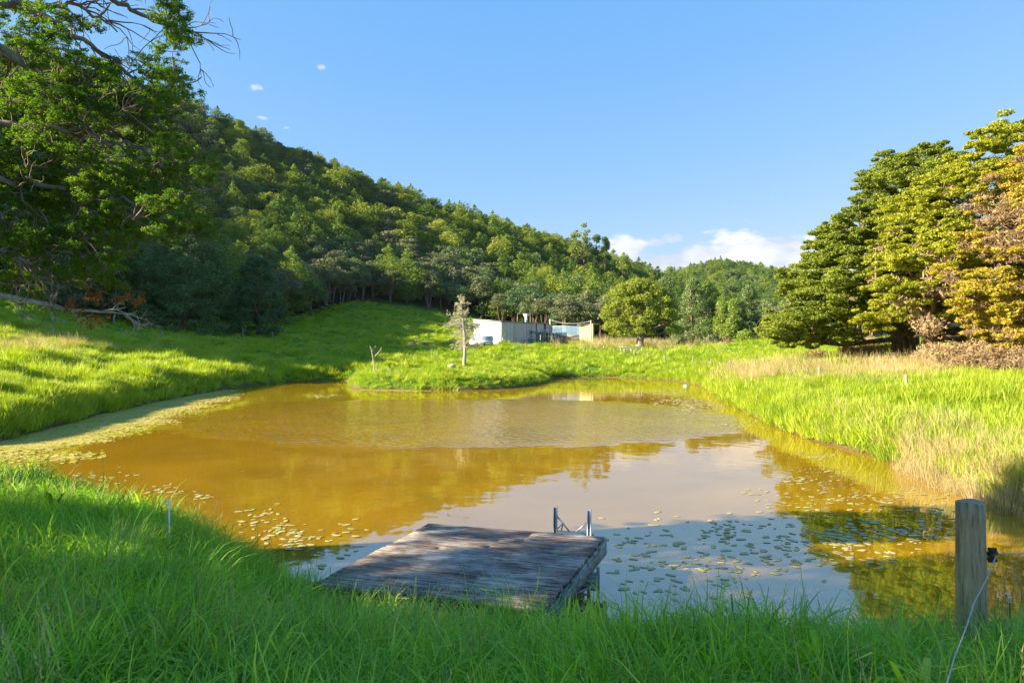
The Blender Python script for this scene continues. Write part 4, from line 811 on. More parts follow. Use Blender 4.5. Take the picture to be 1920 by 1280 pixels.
for (d0, d1, n, a, b_, pa, pb) in ((1.2, 4.2, 3400, .6, 1.05, -900, 2900), (4.2, 7.5, 5200, .65, 1.15, -600, 2340), (7.5, 14, 9000, .7, 1.25, -600, 2340)):
    x, y, z, s, px, py = field(n, d0, d1, pa, pb)
    k = (s > -.12) & ~in_dock(x, y) & ~((x > 3.0) & (y > 9.6)) & (y < 14) & (np.hypot(x, y) > .9) & ~((np.abs(x-(317-960)/F*y) < .13) & (y > STK-1.1) & (y < STK+.15))
    hm = .75+.5*fbm(x*.8, y*.8, 2, 5)+.25*(noise2(x*.35, y*.35, 8)-.3)
    # shorter next to the water in front of the dock's right side so the pond stays visible
    hm *= np.where((s < 1.2) & (x > -.6), .68, 1.0)*np.where(in_dock(x-.0, y+.45), .75, 1)
    kd_ = k & (rng.random(n) < .035); put(dryg, x[kd_], y[kd_], z[kd_], s3(kd_.sum(), .45, .8))
    put(lush, x[k], y[k], z[k], s3(k.sum(), a, b_)*.8*hm[k][:, None])
x, y, z, s, px, py = field(420, 1.6, 9, -600, 2340); k = (s > .1) & ~in_dock(x, y) & (np.hypot(x, y) > 1.2) & (fbm(x*.7, y*.7, 2, 55) > .5); wd_ = ([], [], []); put(wd_, x[k], y[k], z[k]+.08, s3(k.sum(), .7, 1.3)); flush(wd_, 'broadleaf_weeds', c_weed, 4, label='clumps of broad leaved weeds in the near grass')
flush(lush, 'long_grass', c_lush, 7, label='lush long green grass on the near bank')
for (d0, d1, n, a, b_, zf) in ((9, 16, 9000, .8, 1.3, 1.0), (16, 34, 26000, .9, 1.5, 1.0), (34, 70, 30000, 1.2, 2.1, .75), (70, 175, 30000, 1.8, 3.2, .42)):
    x, y, z, s, px, py = field(n, d0, d1, -300, 2200)
    fo = y > footd(px)+3
    k = (s > .05) & ~fo & ~((x < 3.0) & (y < 14) & (s < 40) & (x > -11) & (y < 13.5)) & ~((x > -6.5) & (x < 9) & (y > 103) & (y < 135))
    dr = dryness(px, py, y, s); isd = rng.random(len(x)) < dr*.75
    hm = .7+.6*fbm(x*.5, y*.5, 2, 6)
    hm = hm*np.where((x > -15) & (x < 5) & (y > 47) & (y < 62), .6, 1.0)
    kk = k & ~isd; put(mead, x[kk], y[kk], z[kk], s3(kk.sum(), a, b_, zf)*hm[kk][:, None])
    kk = k & isd; put(dryg, x[kk], y[kk], z[kk], s3(kk.sum(), a*.9, b_*.8, .9)*hm[kk][:, None])
flush(mead, 'meadow_grass', c_mead, 6, label='bright yellow-green pasture grass on the banks and meadow')
# sparse reeds and dry stems standing in the shallows by the right bank
x, y, z, s, px, py = field(9000, 7.6, 16, 1560, 2300); k = (s > -.55) & (s < .6) & (rng.random(len(x)) < .14) & (x > 5.4); put(dryg, x[k], y[k], np.maximum(z[k], -.1), s3(k.sum(), .6, 1.0))
flush(dryg, 'dry_grass', c_dry, 5, label='pale seeding grass on the right bank')
print('grass', round(time.time()-T0, 1))

# ---------------------------------------------------------------- floating leaves
def pad_mesh(seed):
    rg = np.random.default_rng(seed); n = 12; a = np.arange(n)/n*6.283; r = 1+.06*rg.normal(size=n); el_ = rg.uniform(.45, .62)
    V = [(0, 0, .05)]+[(r[i]*math.cos(a[i]), el_*r[i]*math.sin(a[i]), .02+.05*rg.random()+(.12 if math.cos(a[i]) > .8 else 0)*rg.random()) for i in range(n)]
    V = np.array(V+[(v[0]*.9, v[1]*.9, v[2]-.05) for v in V]); m = n+1
    F3 = [(0, 1+i, 1+(i+1) % n) for i in range(n)]+[(m, m+1+(i+1) % n, m+1+i) for i in range(n)]; Fq = [(1+i, m+1+i, m+1+(i+1) % n, 1+(i+1) % n) for i in range(n)]
    return make_mesh('lily_pad', V, [np.array(Fq), np.array(F3)], [MT['pad']], tint=np.full(len(V), rg.random()))
pads = [pad_mesh(k) for k in range(10)]
PATCH = [  # px0,px1,py0,py1,count,label place
 (420, 560, 962, 1040, 46, 'among the thick patch left of the dock'), (540, 660, 985, 1075, 34, 'close to the left side of the dock'),
 (130, 240, 885, 930, 30, 'in the patch off the near left bank'), (240, 345, 902, 925, 16, 'in the line of leaves off the near left bank'), (352, 392, 925, 942, 8, 'in the small lone cluster above the white stake'),
 (1480, 1600, 880, 905, 26, 'in the upper right patch near the sunny bank'), (1500, 1660, 905, 965, 60, 'in the widest patch on the golden water at right'), (1600, 1760, 925, 1000, 50, 'left of the thick round post on golden water'),
 (1400, 1500, 920, 960, 18, 'on the pale blue water at right'), (1330, 1460, 965, 1015, 26, 'on the blue water right of the ladder'), (1200, 1500, 1010, 1110, 60, 'on the dark blue water in front of the grass'), (1640, 1720, 990, 1060, 22, 'in the shade left of the thick round post')]
npad = 0; extra_p = []
for (a0, a1, y0, y1, n, pl) in PATCH:
    cl_ = [(rng.uniform(a0, a1), rng.uniform(y0, y1)) for _ in range(max(3, n//7))]
    for k in range(int(n*1.5)):
        c_ = cl_[int(rng.integers(len(cl_)))]; px, py = c_[0]+rng.normal()*(a1-a0)*.17, c_[1]+rng.normal()*(y1-y0)*.15
        x, y = W(px, py)
        if in_dock(np.array(x), np.array(y)) or sdist([x], [y])[0] > -.12: continue
        sz_ = rng.uniform(.035, .08)
        if k < n and npad < 295:
            o = link('lily_pad', pads[int(rng.integers(10))], None, (x, y, .006+.004*rng.random()), rng.uniform(-.5, .5) if rng.random() < .6 else rng.uniform(0, 6.28)); o.scale = (sz_, sz_, sz_*.07)
            tag(o, 'small oval floating leaf '+pl, 'lily pad', 'floating leaves '+pl); npad += 1
        else: extra_p.append((x, y, .004, sz_*.8))
print('pads', npad)
padc = proto_collection('padproto', pads[:5])
# drifts farther out
for (a0, a1, y0, y1, n) in ((1180, 1300, 732, 742, 160), (1280, 1370, 752, 775, 260), (1220, 1320, 748, 760, 120), (1040, 1090, 708, 716, 120), (590, 640, 738, 745, 60), (1480, 1560, 850, 862, 30), (0, 110, 868, 905, 120), (1340, 1420, 775, 800, 40), (1500, 1700, 960, 1030, 120), (940, 1050, 712, 722, 80), (1700, 1790, 940, 1010, 40), (1150, 1620, 985, 1120, 160)):
    cl_ = [(rng.uniform(a0, a1), rng.uniform(y0, y1)) for _ in range(9)]
    for k in range(n):
        c_ = cl_[int(rng.integers(9))]; x, y = W(c_[0]+rng.normal()*(a1-a0)*.12, c_[1]+rng.normal()*(y1-y0)*.16)
        if sdist([x], [y])[0] < -.05 and not in_dock(np.array(x), np.array(y)): extra_p.append((x, y, .004, rng.uniform(.04, .09)*(1 if y < 20 else 1.6)))
E = np.array(extra_p); n = len(E); rot = np.zeros((n, 3)); rot[:, 2] = rng.uniform(0, 6.28, n)
scatter('floating_leaves', padc, E[:, :3], rot, np.stack([E[:, 3], E[:, 3], E[:, 3]*.15], 1), rng.integers(0, 5, n), label='drifts of small floating leaves farther out on the pond')
# weed mat along the left bank
def weed_mesh(k):
    rg = np.random.default_rng(k); V = []; F3 = []; ti = []
    for j in range(26):
        x, y = rg.normal(0, .35, 2); r = rg.uniform(.04, .11); n0 = len(V); a0 = rg.random()*6; m_ = 5; t = rg.random()
        for i in range(m_): V.append((x+r*math.cos(a0+i*1.257), y+.7*r*math.sin(a0+i*1.257), rg.random()*.035)); ti.append(t)
        F3 += [(n0, n0+1, n0+2), (n0, n0+2, n0+3), (n0, n0+3, n0+4)]
    return make_mesh('weed', np.array(V), [np.array(F3)], [MT['weed']], tint=ti)
wc = proto_collection('weedproto', [weed_mesh(k) for k in range(5)])
n = 16000; t = rng.random(n)
X0 = np.interp(t, [0, .3, .6, .8, 1], [-14.5, -14.0, -15.0, -17, -17.5]); x = rng.uniform(-19.5, -6, n); y = rng.uniform(14, 47, n); s = sdist(x, y)
py_ = HZ+F*CH/y; px_ = pxof(x, y); wdt_ = np.interp(y, [14, 20, 28, 36, 42, 48], [3.0, 3.7, 3.4, 3.0, 2.0, .6])
k = (s < -.02) & (s > -wdt_*(.7+.8*noise2(x*.7, y*.5, 3))) & (rng.random(n) < np.clip(1.15+s/wdt_, .12, 1)) & (x < -5) & (y > 15.2+np.clip(x+16.5, 0, 20)*.42)
rot = np.zeros((k.sum(), 3)); rot[:, 2] = rng.uniform(0, 6.28, k.sum()); q_ = rng.uniform(.6, 1.1, k.sum())
scatter('pond_weed', wc, np.stack([x[k], y[k], np.full(k.sum(), .004)], 1), rot, np.stack([q_, q_, q_*.5], 1), rng.integers(0, 5, k.sum()), label='mat of yellow-green and tan weed along the left bank')
print('weed', k.sum())

# ---------------------------------------------------------------- dock
DL = np.array([-1.097, 9.06]); U = np.array([2.234, -.65]); Vv = np.array([-.86, -2.36]); DZ = .5
def dk(a, b_, z=0): q_ = DL+U*a+Vv*b_; return (q_[0], q_[1], DZ+z)
ux = U/np.linalg.norm(U); ang = math.atan2(U[1], U[0])
dock = empty('dock', dk(.5, .5, -.5), 0, label='weathered grey wooden swimming dock at the near bank', cat='dock'); dlo = np.array(dock.location)
def dloc(a, b_, z): return Vector(dk(a, b_, z))-Vector(dlo)
NP = 26
for i in range(NP):
    cuts = [0, 1] if i % 3 == 0 else sorted([0, 1]+[float(rng.choice([.27, .5, .62, .74]))])
    for c0, c1 in zip(cuts[:-1], cuts[1:]):
        g = .0012; b0 = i/NP+.0022; b1_ = (i+1)/NP-.0022; e0_ = rng.uniform(-.006, .006) if c0 == 0 else g; e1_ = rng.uniform(-.006, .006) if c1 == 1 else -g
        zt = rng.uniform(-.004, .004); org = dloc((c0+c1)/2, (i+.5)/NP, 0)
        mb = MB(); nseg = 8; top = []; a_ = np.linspace(c0+e0_, c1+e1_, nseg+1); w0 = [rng.normal()*.0009 for _ in a_]; w1 = [rng.normal()*.0009 for _ in a_]
        V = []
        for q_, wa, wb in zip(a_, w0, w1):
            zz = zt+rng.normal()*.0012
            for bb, z_ in ((b0+wa, zz-.035), (b0+wa, zz-.003), (b0+wa+.0022, zz), (b1_+wb-.0022, zz), (b1_+wb, zz-.003), (b1_+wb, zz-.035)): V.append(tuple(dloc(q_, bb, z_)-org))
        Fq = [(s_*6+j, s_*6+(j+1) % 6, (s_+1)*6+(j+1) % 6, (s_+1)*6+j) for s_ in range(nseg) for j in range(6)]+[(0, 5, 4, 3), (0, 3, 2, 1), (nseg*6, nseg*6+1, nseg*6+2, nseg*6+3), (nseg*6, nseg*6+3, nseg*6+4, nseg*6+5)]
        # lay the grain along the board: rotate mesh data into board axes
        V = np.array(V); ca, sa = math.cos(-ang), math.sin(-ang); V2 = np.stack([V[:, 0]*ca-V[:, 1]*sa, V[:, 0]*sa+V[:, 1]*ca, V[:, 2]], 1)
        me = make_mesh('plank', V2, [np.array(Fq)], [MT['plank']]); o = link('plank', me, dock, org, ang)
def pbeam(name, a0, b0, a1, b1_, zt, zb, wd_, m='beam'):
    p0 = dloc(a0, b0, (zt+zb)/2); p1 = dloc(a1, b1_, (zt+zb)/2); mb = MB(); mb.beam(Vector((0, 0, 0)), p1-p0, wd_, zt-zb); return mb.build(name, MT[m], dock, p0)
pbeam('side_beam', 1.004, .006, 1.004, 1, -.04, -.21, .045); pbeam('side_beam', -.004, .006, -.004, 1, -.04, -.21, .045)
pbeam('front_beam', .01, .012, .985, .012, -.042, -.19, .04)
for a in (.25, .5, .75): pbeam('joist', a, .03, a, .98, -.042, -.19, .045)
pbeam('bearer', -.02, .30, 1.045, .30, -.215, -.40, .09); pbeam('bearer', -.02, .85, 1.03, .85, -.215, -.38, .09)
def pile(a, b_, zt, zb, r=.075):
    mb = MB(); p0 = dloc(a, b_, 0); mb.tube([(0, 0, zb), (0, 0, (zb+zt)/2), (0, 0, zt)], [r*1.05, r, r], 12); return mb.build('pile', MT['beam'], dock, p0, True)
for a in (.08, .93): pile(a, .26, -.22, -1.4); pile(a, .80, -.22, -1.2)
# swimming ladder on the far edge
lad = empty('ladder', Vector(dk(.86, -.02, 0)), ang, label='galvanised swimming ladder bolted to the far edge of the dock', cat='ladder')
lu = .0485
def lad_box(name, x, h0, h1, w_=.048, th=.035, m='galv'):
    mb = MB(); mb.box(x-w_/2, x-w_/2+.006, -th, 0, h0, h1); mb.box(x-w_/2+.006, x+w_/2, -.006, 0, h0, h1); mb.box(x+w_/2-.006, x+w_/2, -th, -.006, h0, h1+.015); return mb.build(name, MT[m], lad)
def proj(a, b_, z): v = Vector(dk(a, b_, z)); return 960+F*v.x/v.y, HZ-F*(v.z-CH)/v.y
xl, xr = -.30, .13
lad_box('rail', xl, -.9, .31); lad_box('rail', xr, -.9, .30)
for zz in (-.25, -.5, -.75):
    mb = MB(); mb.tube([(xl, -.02, zz), (xr, -.02, zz)], .017, 8); mb.build('rung', MT['galv'], lad, smooth=True)
mb = MB(); mb.box(xl+.03, xr-.03, -.03, -.002, .012, .022); mb.build('cross_bar', MT['galv'], lad)
for (p0, p1) in (((xl+.02, -.015, .2), (xl+.18, -.02, .02)), ((xr-.02, -.015, .15), (xr-.17, -.02, .02)), ((xl, -.03, .02), (xl+.1, -.02, .12)), ((xl+.1, -.02, .12), (xl+.06, .06, .01))):
    mb = MB(); mb.beam(p0, p1, .012, .016); mb.build('brace', MT['galv'], lad)
# old step frame beside the dock
sf = empty('step_frame', Vector(dk(1.06, .42, 0)), ang, label='dark sunken ladder frame beside the right side of the dock', cat='ladder')
sfo = np.array(sf.location)
mb = MB(); mb.tube([(0.02, 0, -.05), (0.02, 0, -1.0)], .018, 8); mb.build('rail', MT['junk'], sf)
mb = MB(); mb.tube([(-.22, -.42, -.15), (-.22, -.42, -1.0)], .022, 8); mb.build('rail', MT['junk'], sf)
for zz in (-.24, -.42):
    mb = MB(); mb.tube([(0.02, 0, zz), (-.22, -.42, zz)], .014, 6); mb.build('rung', MT['junk'], sf)

# ---------------------------------------------------------------- thick round post, knot, cord
pb = Vector(((1825-960)/F*3.84, 3.84, 0)); pb.z = gz1(pb.x, pb.y)
post = empty('fence_post', pb, label='thick round weathered post standing in the grass at lower right', cat='fence post')
topv = P(1819, 940, 3.84)-pb
mb = MB(); k_ = 28; rows = 14; V = []
for j in range(rows+1):
    t = j/rows
    for i in range(k_):
        a = 6.283*i/k_; r = .076*(1.08-.14*t)*(1+.012*math.sin(3*a+1)+.010*math.sin(7*a)); zz = -.4+t*(topv.z+.4)+(.006*math.sin(a*2) if j == rows else 0)
        V.append((r*math.cos(a)+topv.x*t, r*math.sin(a), zz))
V.append((topv.x, 0, topv.z-.002)); F4_ = [(j*k_+i, j*k_+(i+1) % k_, (j+1)*k_+(i+1) % k_, (j+1)*k_+i) for j in range(rows) for i in range(k_)]; F3_ = [(rows*k_+i, rows*k_+(i+1) % k_, len(V)-1) for i in range(k_)]
mb.add(V, F4_, F3_); mb.build('shaft', MT['roundpost'], post, smooth=False)
for q_ in post.children[0].data.polygons: q_.use_smooth = len(q_.vertices) == 4
kn = P(1856, 1040, 3.80)
mb = MB()
for j in range(9): mb.tube([(rng.normal()*.012, rng.normal()*.008, -.035+.008*j), (.022+rng.normal()*.008, -.01, -.03+.008*j+rng.normal()*.008), (.012+rng.normal()*.008, .012, -.025+.007*j)], [.010, .012, .009], 6)
tag(mb.build('insulator', MT['rubber'], loc=kn-Vector((.004, 0, 0)), smooth=True), 'dark knotted insulator tied to the side of the thick post', 'insulator')
def cord(name, pts, r, label, sag=.0, cat='cord', m='string'):
    o0 = pts[0]; A = []
    for i in range(len(pts)-1):
        for t in np.linspace(0, 1, 12, endpoint=False): v = pts[i].lerp(pts[i+1], t)-o0; v.z -= sag*math.sin(math.pi*t); A.append(tuple(v))
    A.append(tuple(pts[-1]-o0)); mb = MB(); mb.tube(A, r, 5); return tag(mb.build(name, MT[m], loc=o0, smooth=True), label, cat)
cord('cord', [kn+Vector((.02, -.02, 0)), P(1826, 1130, 3.2), P(1790, 1230, 2.6), P(1735, 1400, 1.9)], .0028, 'grey cord running from the knot down to the bottom of the picture', .012)
cord('fence_wire', [kn+Vector((.03, 0, .01)), P(1990, 1015, 4.3), P(2300, 960, 5.5)], .003, 'thin wire leaving the knotted insulator towards the right edge', .03, 'wire')
# white pigtail stake
sd = STK; sp0 = Vector(((317-960)/F*sd, sd, gz1((317-960)/F*sd, sd))); wbase = P(317, 1003, sd)
st = empty('electric_fence_stake', Vector((wbase.x, sd, sp0.z)), label='white pigtail stake with a curled top in the near left grass', cat='stake')
htop = (P(312, 942, sd).z-sp0.z); mb = MB(); mb.tube([(0, 0, -.2), (0, 0, htop*.5), (0, 0, htop)], .0075, 8); mb.build('rod', MT['white'], st, smooth=True)
A = [(-.022+.022*math.cos(t), 0.004*t, htop+.022*math.sin(t)) for t in np.linspace(0, 5.0, 18)]; mb = MB(); mb.tube(A, .0065, 8); mb.build('pigtail', MT['white'], st, smooth=True)

# ---------------------------------------------------------------- fence posts
def small_post(px, pyb, hpx, label, group, lean=0, dmin=10, w_=None):
    g = ray(px, pyb, dmin); h = hpx*1.35/F*g.y; r = w_ or max(.05, min(.09, 3.0/F*g.y/2)); mb = MB(); mb.tube([(0, 0, -.5), (lean*h*.5, 0, h*.5), (lean*h, 0, h)], [r*1.05, r, r*.96], 8)
    return tag(mb.build('fence_post', MT['postwood'], loc=g), label, 'fence post', group)
FR = [(1699, 739, 27, 'nearest pale post on the right bank, right of the beige grass'), (1535, 720, 24, 'dark post in the beige grass, second nearest on the right bank'), (1440, 698, 14, 'short post at the left end of the beige grass'), (1415, 702, 18, 'pale post left of the short one in the beige grass'),
 (1369, 697, 16, 'leaning pale post at the right end of the far row'), (1350, 692, 10, 'small post between two taller ones in the far row'), (1334, 690, 13, 'thin post in the far row left of the small one'), (1300, 685, 12, 'thin post above the far right shore'), (1247, 682, 11, 'lone thin post on the far green shore')]
wires = []
for (px, py, h_, lb) in FR: o = small_post(px, py, h_, lb, 'fence posts along the right bank', rng.normal()*.04, 12); wires.append(o)
for a, b_ in zip(wires[:-1], wires[1:]):
    if (Vector(a.location)-Vector(b_.location)).length < 40:
        mb = MB(); p0 = a.location+Vector((0, 0, .5)); p1 = b_.location+Vector((0, 0, .5)); mb.tube([(0, 0, 0), tuple((p1-p0)/2-Vector((0, 0, .06))), tuple(p1-p0)], .004, 4, False); tag(mb.build('fence_wire', MT['galv'], loc=p0), 'thin fence wire strung between posts on the right bank', 'wire', 'wires of the right bank fence')
for (px, py, h_, lb) in ((952, 640, 9, 'dark post in front of the near corner of the shed'), (1088, 636, 9, 'dark post below the cream hut'), (1093, 646, 8, 'post left of the gate row just below the hut post'), (1109, 657, 8, 'leaning post on the grass slope below the hut'), (1133, 660, 9, 'pale stout post left of the metal gate'), (1152, 662, 6, 'small post just left of the gate'), (1171, 665, 9, 'post in front of the metal gate, left'), (1190, 669, 9, 'post in front of the metal gate, right'), (1215, 672, 8, 'last post of the gate row, right of the round tree')):
    small_post(px, py, h_, lb, 'posts near the hut and gate', rng.normal()*.05, 40)
for (px, py, h_, lb) in ((98, 606, 10, 'leftmost post under the overhanging branches'), (212, 608, 14, 'post seen through the dead branch'), (270, 612, 16, 'pale post at the tips of the dead branch'), (336, 620, 15, 'brown post in front of the dark spreading tree'), (306, 638, 10, 'short post below the dark spreading tree'), (396, 622, 7, 'tiny post between the two dark trees'), (455, 634, 14, 'leaning post below the dark dome shaped tree'), (512, 638, 12, 'leaning post right of the dark dome shaped tree'), (556, 637, 6, 'small post on the shaded meadow')):
    small_post(px, py, h_, lb, 'fence posts on the shaded meadow', rng.normal()*.12, 35)
g = ray(99, 668, 15); mb = MB(); mb.tube([(0, 0, -.2), (.03, 0, .15), (.02, 0, .3), (.10, 0, .5)], [.22, .17, .14, .04], 8); mb.tube([(-.05, 0, .1), (-.16, 0, .42)], [.1, .03], 6)
tag(mb.build('tree_stump', MT['deadwood'], loc=g), 'grey jagged stump on the sunny left bank', 'stump')
# metal gate beneath the round tree
g = ray(1183, 664, 60); gt = empty('farm_gate', g, .15, label='galvanised farm gate below the trunk of the big round tree', cat='gate'); L_ = 41/F*g.y; hg = 1.0
for z_ in (.95, .7, .45, .2):
    mb = MB(); mb.tube([(-L_/2, 0, z_), (L_/2, 0, z_)], .035 if z_ == .95 else .02, 6); mb.build('rail', MT['galv'], gt)
for x_ in (-L_/2, 0, L_/2):
    mb = MB(); mb.tube([(x_, 0, -.3), (x_, 0, 1.0)], .04, 6); mb.build('upright', MT['galv'], gt)
# white box float
x, y = W(1286, 724); fl = empty('float', (x, y, 0), .3, label='small white box floating near the far right shore', cat='float')
mb = MB(); mb.hexa([(-.16, -.1, -.1), (.16, -.1, -.1), (.16, .1, -.1), (-.16, .1, -.1)], [(-.15, -.09, .07), (.15, -.09, .07), (.15, .09, .07), (-.15, .09, .07)]); mb.build('body', MT['white'], fl)
mb = MB(); mb.box(-.07, .07, -.05, .05, .072, .12); mb.build('lid', MT['white'], fl)

# ---------------------------------------------------------------- dead lichened trees
def dead_tree(name, label, px, pyb, pyt, d, seed, spread=1.0, lich=True):
    rg = np.random.default_rng(seed); b0 = ray(px, pyb, 40) if d is None else None; d = b0.y if d is None else d; x = (px-960)/F*d; z = gz1(x, d); h = CH-(pyt-HZ)/F*d-z
    e = empty(name, (x, d, z), label=label, cat='tree'); mb = MB(); zs = np.linspace(0, 1, 12)
    core = np.stack([.12*np.sin(zs*5)*h/6-.02*h*zs, .1*np.cos(zs*4)-.1, zs*h], 1); mb.tube(np.vstack([[core[0][0], core[0][1], -.4], core]), np.concatenate([[.2*h/6], .14*h/6*(1-zs)**.8+.025]), 9, False)
    mb.build('trunk', MT['deadwood'], e, smooth=True); br = MB(); pts_ = []
    def rec(p0, dr, ln, r0, lv):
        n = 5; q_ = [p0]; dd = dr
        for i in range(n): dd = unit(dd+rg.normal(0, .28, 3)+np.array([0, 0, .02])); q_.append(q_[-1]+dd*ln/n)
        br.tube(q_, np.linspace(r0, r0*.4, n+1), 4, False); pts_.extend(q_[1:])
        if lv:
            for i in range(4): rec(q_[int(rg.integers(1, n+1))], unit(dd+rg.normal(0, .65, 3)), ln*.6, r0*.5, lv-1)
    prof_ = [(.30, .62), (.36, .95), (.40, 1.05), (.45, 1.1), (.5, 1.35), (.54, 1.45), (.58, 1.3), (.62, 1.15), (.66, .95), (.70, .6), (.78, .3), (.83, .45), (.87, .55), (.91, .4), (.95, .25)]
    for (t, ln) in prof_:
        for k in range(4 if ln > .5 else 3):
            a = rg.uniform(0, 6.283); i = t*11; i0 = int(i); p0 = core[i0]*(1-(i-i0))+core[min(11, i0+1)]*(i-i0); rec(p0, unit(np.array([math.cos(a), math.sin(a), .15 if t > .4 else -.25])), ln*h/6*spread, .035*h/6, 2 if ln > .5 else 1)
    br.build('branch', MT['deadwood'], e).__setitem__('kind', 'stuff')
    if lich: PT = np.array(pts_); V, Fc, ti = leaves(PT, np.full((len(PT), 3), .06), 3, .05, out=.1, shell=.1, rg=rg); link('lichen', make_mesh('lichen', V, [Fc], [MT['lichen']], tint=ti), e)
    return e
dead_tree('dead_tree', 'pale lichen covered dead tree standing on the grassy spit in front of the shed', 870, 686, 552, None, 4)
g = ray(704, 700, 40); d = g.y; e = empty('dead_sapling', g, label='small bare forked dead sapling on the left part of the spit', cat='tree'); s_ = d/F
for pth, r_ in ([[(0, 0), (-3, 14), (-4, 30), (-8, 48), (-10, 54)], .05], [[(-4, 28), (2, 38), (9, 46), (12, 52)], .04], [[(-7, 44), (-1, 52), (0, 55)], .025], [[(8, 45), (14, 46)], .02], [[(1, 0), (4, 12), (5, 24)], .035]):
    mb = MB(); mb.tube([(a*s_, rng.normal()*.05, b_*s_-.1) for a, b_ in pth], np.linspace(r_, r_*.4, len(pth)), 5, False); mb.build('stem', MT['deadwood'], e)
g = ray(848, 690, 40); mb = MB(); mb.tube([(-.35, 0, .1), (0, .05, .2), (.35, 0, .14)], [.14, .17, .08], 7); tag(mb.build('log', MT['deadwood'], loc=g), 'pale lump of old wood in the grass left of the dead tree', 'log')

# ---------------------------------------------------------------- shed and yard
DS = 103.0
cA = P(940, 640, DS); zB = gz1(cA.x, DS+1)-.15; cA.z = 0
def gp(px, d): return Vector(((px-960)/F*d, d, 0))
A0 = gp(940, DS); A1 = gp(1031, DS+20); A2 = gp(888, DS+4.5); A3 = A1+(A2-A0)
zb = zB; ztA = CH-(602-HZ)/F*DS; ztB = CH-(606.5-HZ)/F*(DS+20); ztC = CH-(598.5-HZ)/F*(DS+4.5)
shed = empty('shed', (A0.x, A0.y, zb), label='long white corrugated farm shed with open bays at its right end', cat='shed'); so = Vector((A0.x, A0.y, zb))
print('shed base', zb, 'top', ztA, ztB, ztC)
def wall_panels(p0, p1, z0a, z0b, n, m, name='wall_panel', skip=()):
    dr = (p1-p0); nrm = Vector((dr.y, -dr.x, 0)).normalized()
    for i in range(n):
        if i in skip: continue
        t0, t1 = i/n+.002, (i+1)/n-.002; a = p0+dr*t0; b_ = p0+dr*t1; ha = z0a*(1-t0)+z0b*t0; hb = z0a*(1-t1)+z0b*t1; mb = MB(); ribs = 5; V = []; off = nrm*(.01*(i % 2))
        for j in range(ribs*2+1):
            t = j/(ribs*2); q_ = a.lerp(b_, t)+off+nrm*(.025 if j % 2 else 0); zz = ha*(1-t)+hb*t; V += [tuple(Vector((q_.x, q_.y, 0))-Vector((so_.x, so_.y, 0)))+() for _ in range(0)]
            V += [(q_.x-so_.x, q_.y-so_.y, z00-so_.z), (q_.x-so_.x, q_.y-so_.y, zz-so_.z)]
        mb.add(V, [(2*j, 2*j+2, 2*j+3, 2*j+1) for j in range(ribs*2)]); mb.build(name, MT[m], par_)
so_, par_, z00 = so, shed, zb
wall_panels(A2, A0, ztC-.12, ztA-.12, 5, 'white_metal')
wall_panels(A0, A1, ztA-.12, ztB-.12, 19, 'white_metal', skip=(13, 14, 15, 17, 18))
wall_panels(A1, A3, ztB-.12, ztC+.1, 5, 'white_metal'); wall_panels(A3, A2, ztC+.1, ztC-.12, 16, 'white_metal')
for i0, i1 in ((13, 16), (17, 19)):   # lintel panels over the open bays
    p0 = A0.lerp(A1, i0/19); p1 = A0.lerp(A1, i1/19); z00 = zb+ (ztA-zb)*.66; n_ = i1-i0; za = ztA*(1-i0/19)+ztB*i0/19-.12; zc_ = ztA*(1-i1/19)+ztB*i1/19-.12; wall_panels(p0, p1, za, zc_, n_, 'white_metal', 'lintel_panel')
z00 = zb
# roof in long sheets
nr_ = 14
for i in range(nr_):
    t0, t1 = i/nr_+.001, (i+1)/nr_-.001; a = A0.lerp(A1, t0); b_ = A0.lerp(A1, t1); c_ = A2.lerp(A3, t1); d_ = A2.lerp(A3, t0); off = (A0-A2).normalized()*.25; ov = (A0-A1).normalized()*(.2 if i == 0 else 0)
    z_ = [ztA*(1-t0)+ztB*t0, ztA*(1-t1)+ztB*t1, ztC+.02-t1*.0+.0, ztC+.02]; pts_ = [a+off+ov, b_+off, c_-off, d_-off+ov]; bt = [(p_.x-so.x, p_.y-so.y, zz-so.z-.05+.01*(i % 2)) for p_, zz in zip(pts_, z_)]; tp = [(v[0], v[1], v[2]+.05) for v in bt]
    mb = MB(); mb.hexa(bt, tp); mb.build('roof_sheet', MT['roofmetal'], shed)
def vpost(p_, z0, z1, w_, m, name, par, o_):
    mb = MB(); mb.box(-w_/2, w_/2, -w_/2, w_/2, z0-o_.z, z1-o_.z); return mb.build(name, MT[m], par, (p_.x-o_.x, p_.y-o_.y, 0))
for t in (13/19, 16.5/19, 17/19, 1.0): vpost(A0.lerp(A1, t)-Vector((0, .12, 0)), zb, ztA*(1-t)+ztB*t-.1, .22, 'trim', 'bay_post', shed, so)
mb = MB(); p0 = A0-so; mb.beam(A0-so+Vector((-.0, -.3, ztA-zb-.0-.06+zb-0)) if False else Vector((0, -.32, ztA-zb-.02)), (A1-so)*1.0+Vector((0, -.32, ztB-.02)) if False else Vector((A1.x-so.x, A1.y-so.y-.32, ztB-zb-.02)), .04, .14); mb.build('fascia', MT['trim'], shed)
mb = MB(); mb.beam(Vector((A2.x-so.x, A2.y-so.y-.3, ztC-zb-.02)), Vector((0, -.34, ztA-zb-.02)), .04, .10); mb.build('fascia', MT['white_metal'], shed)
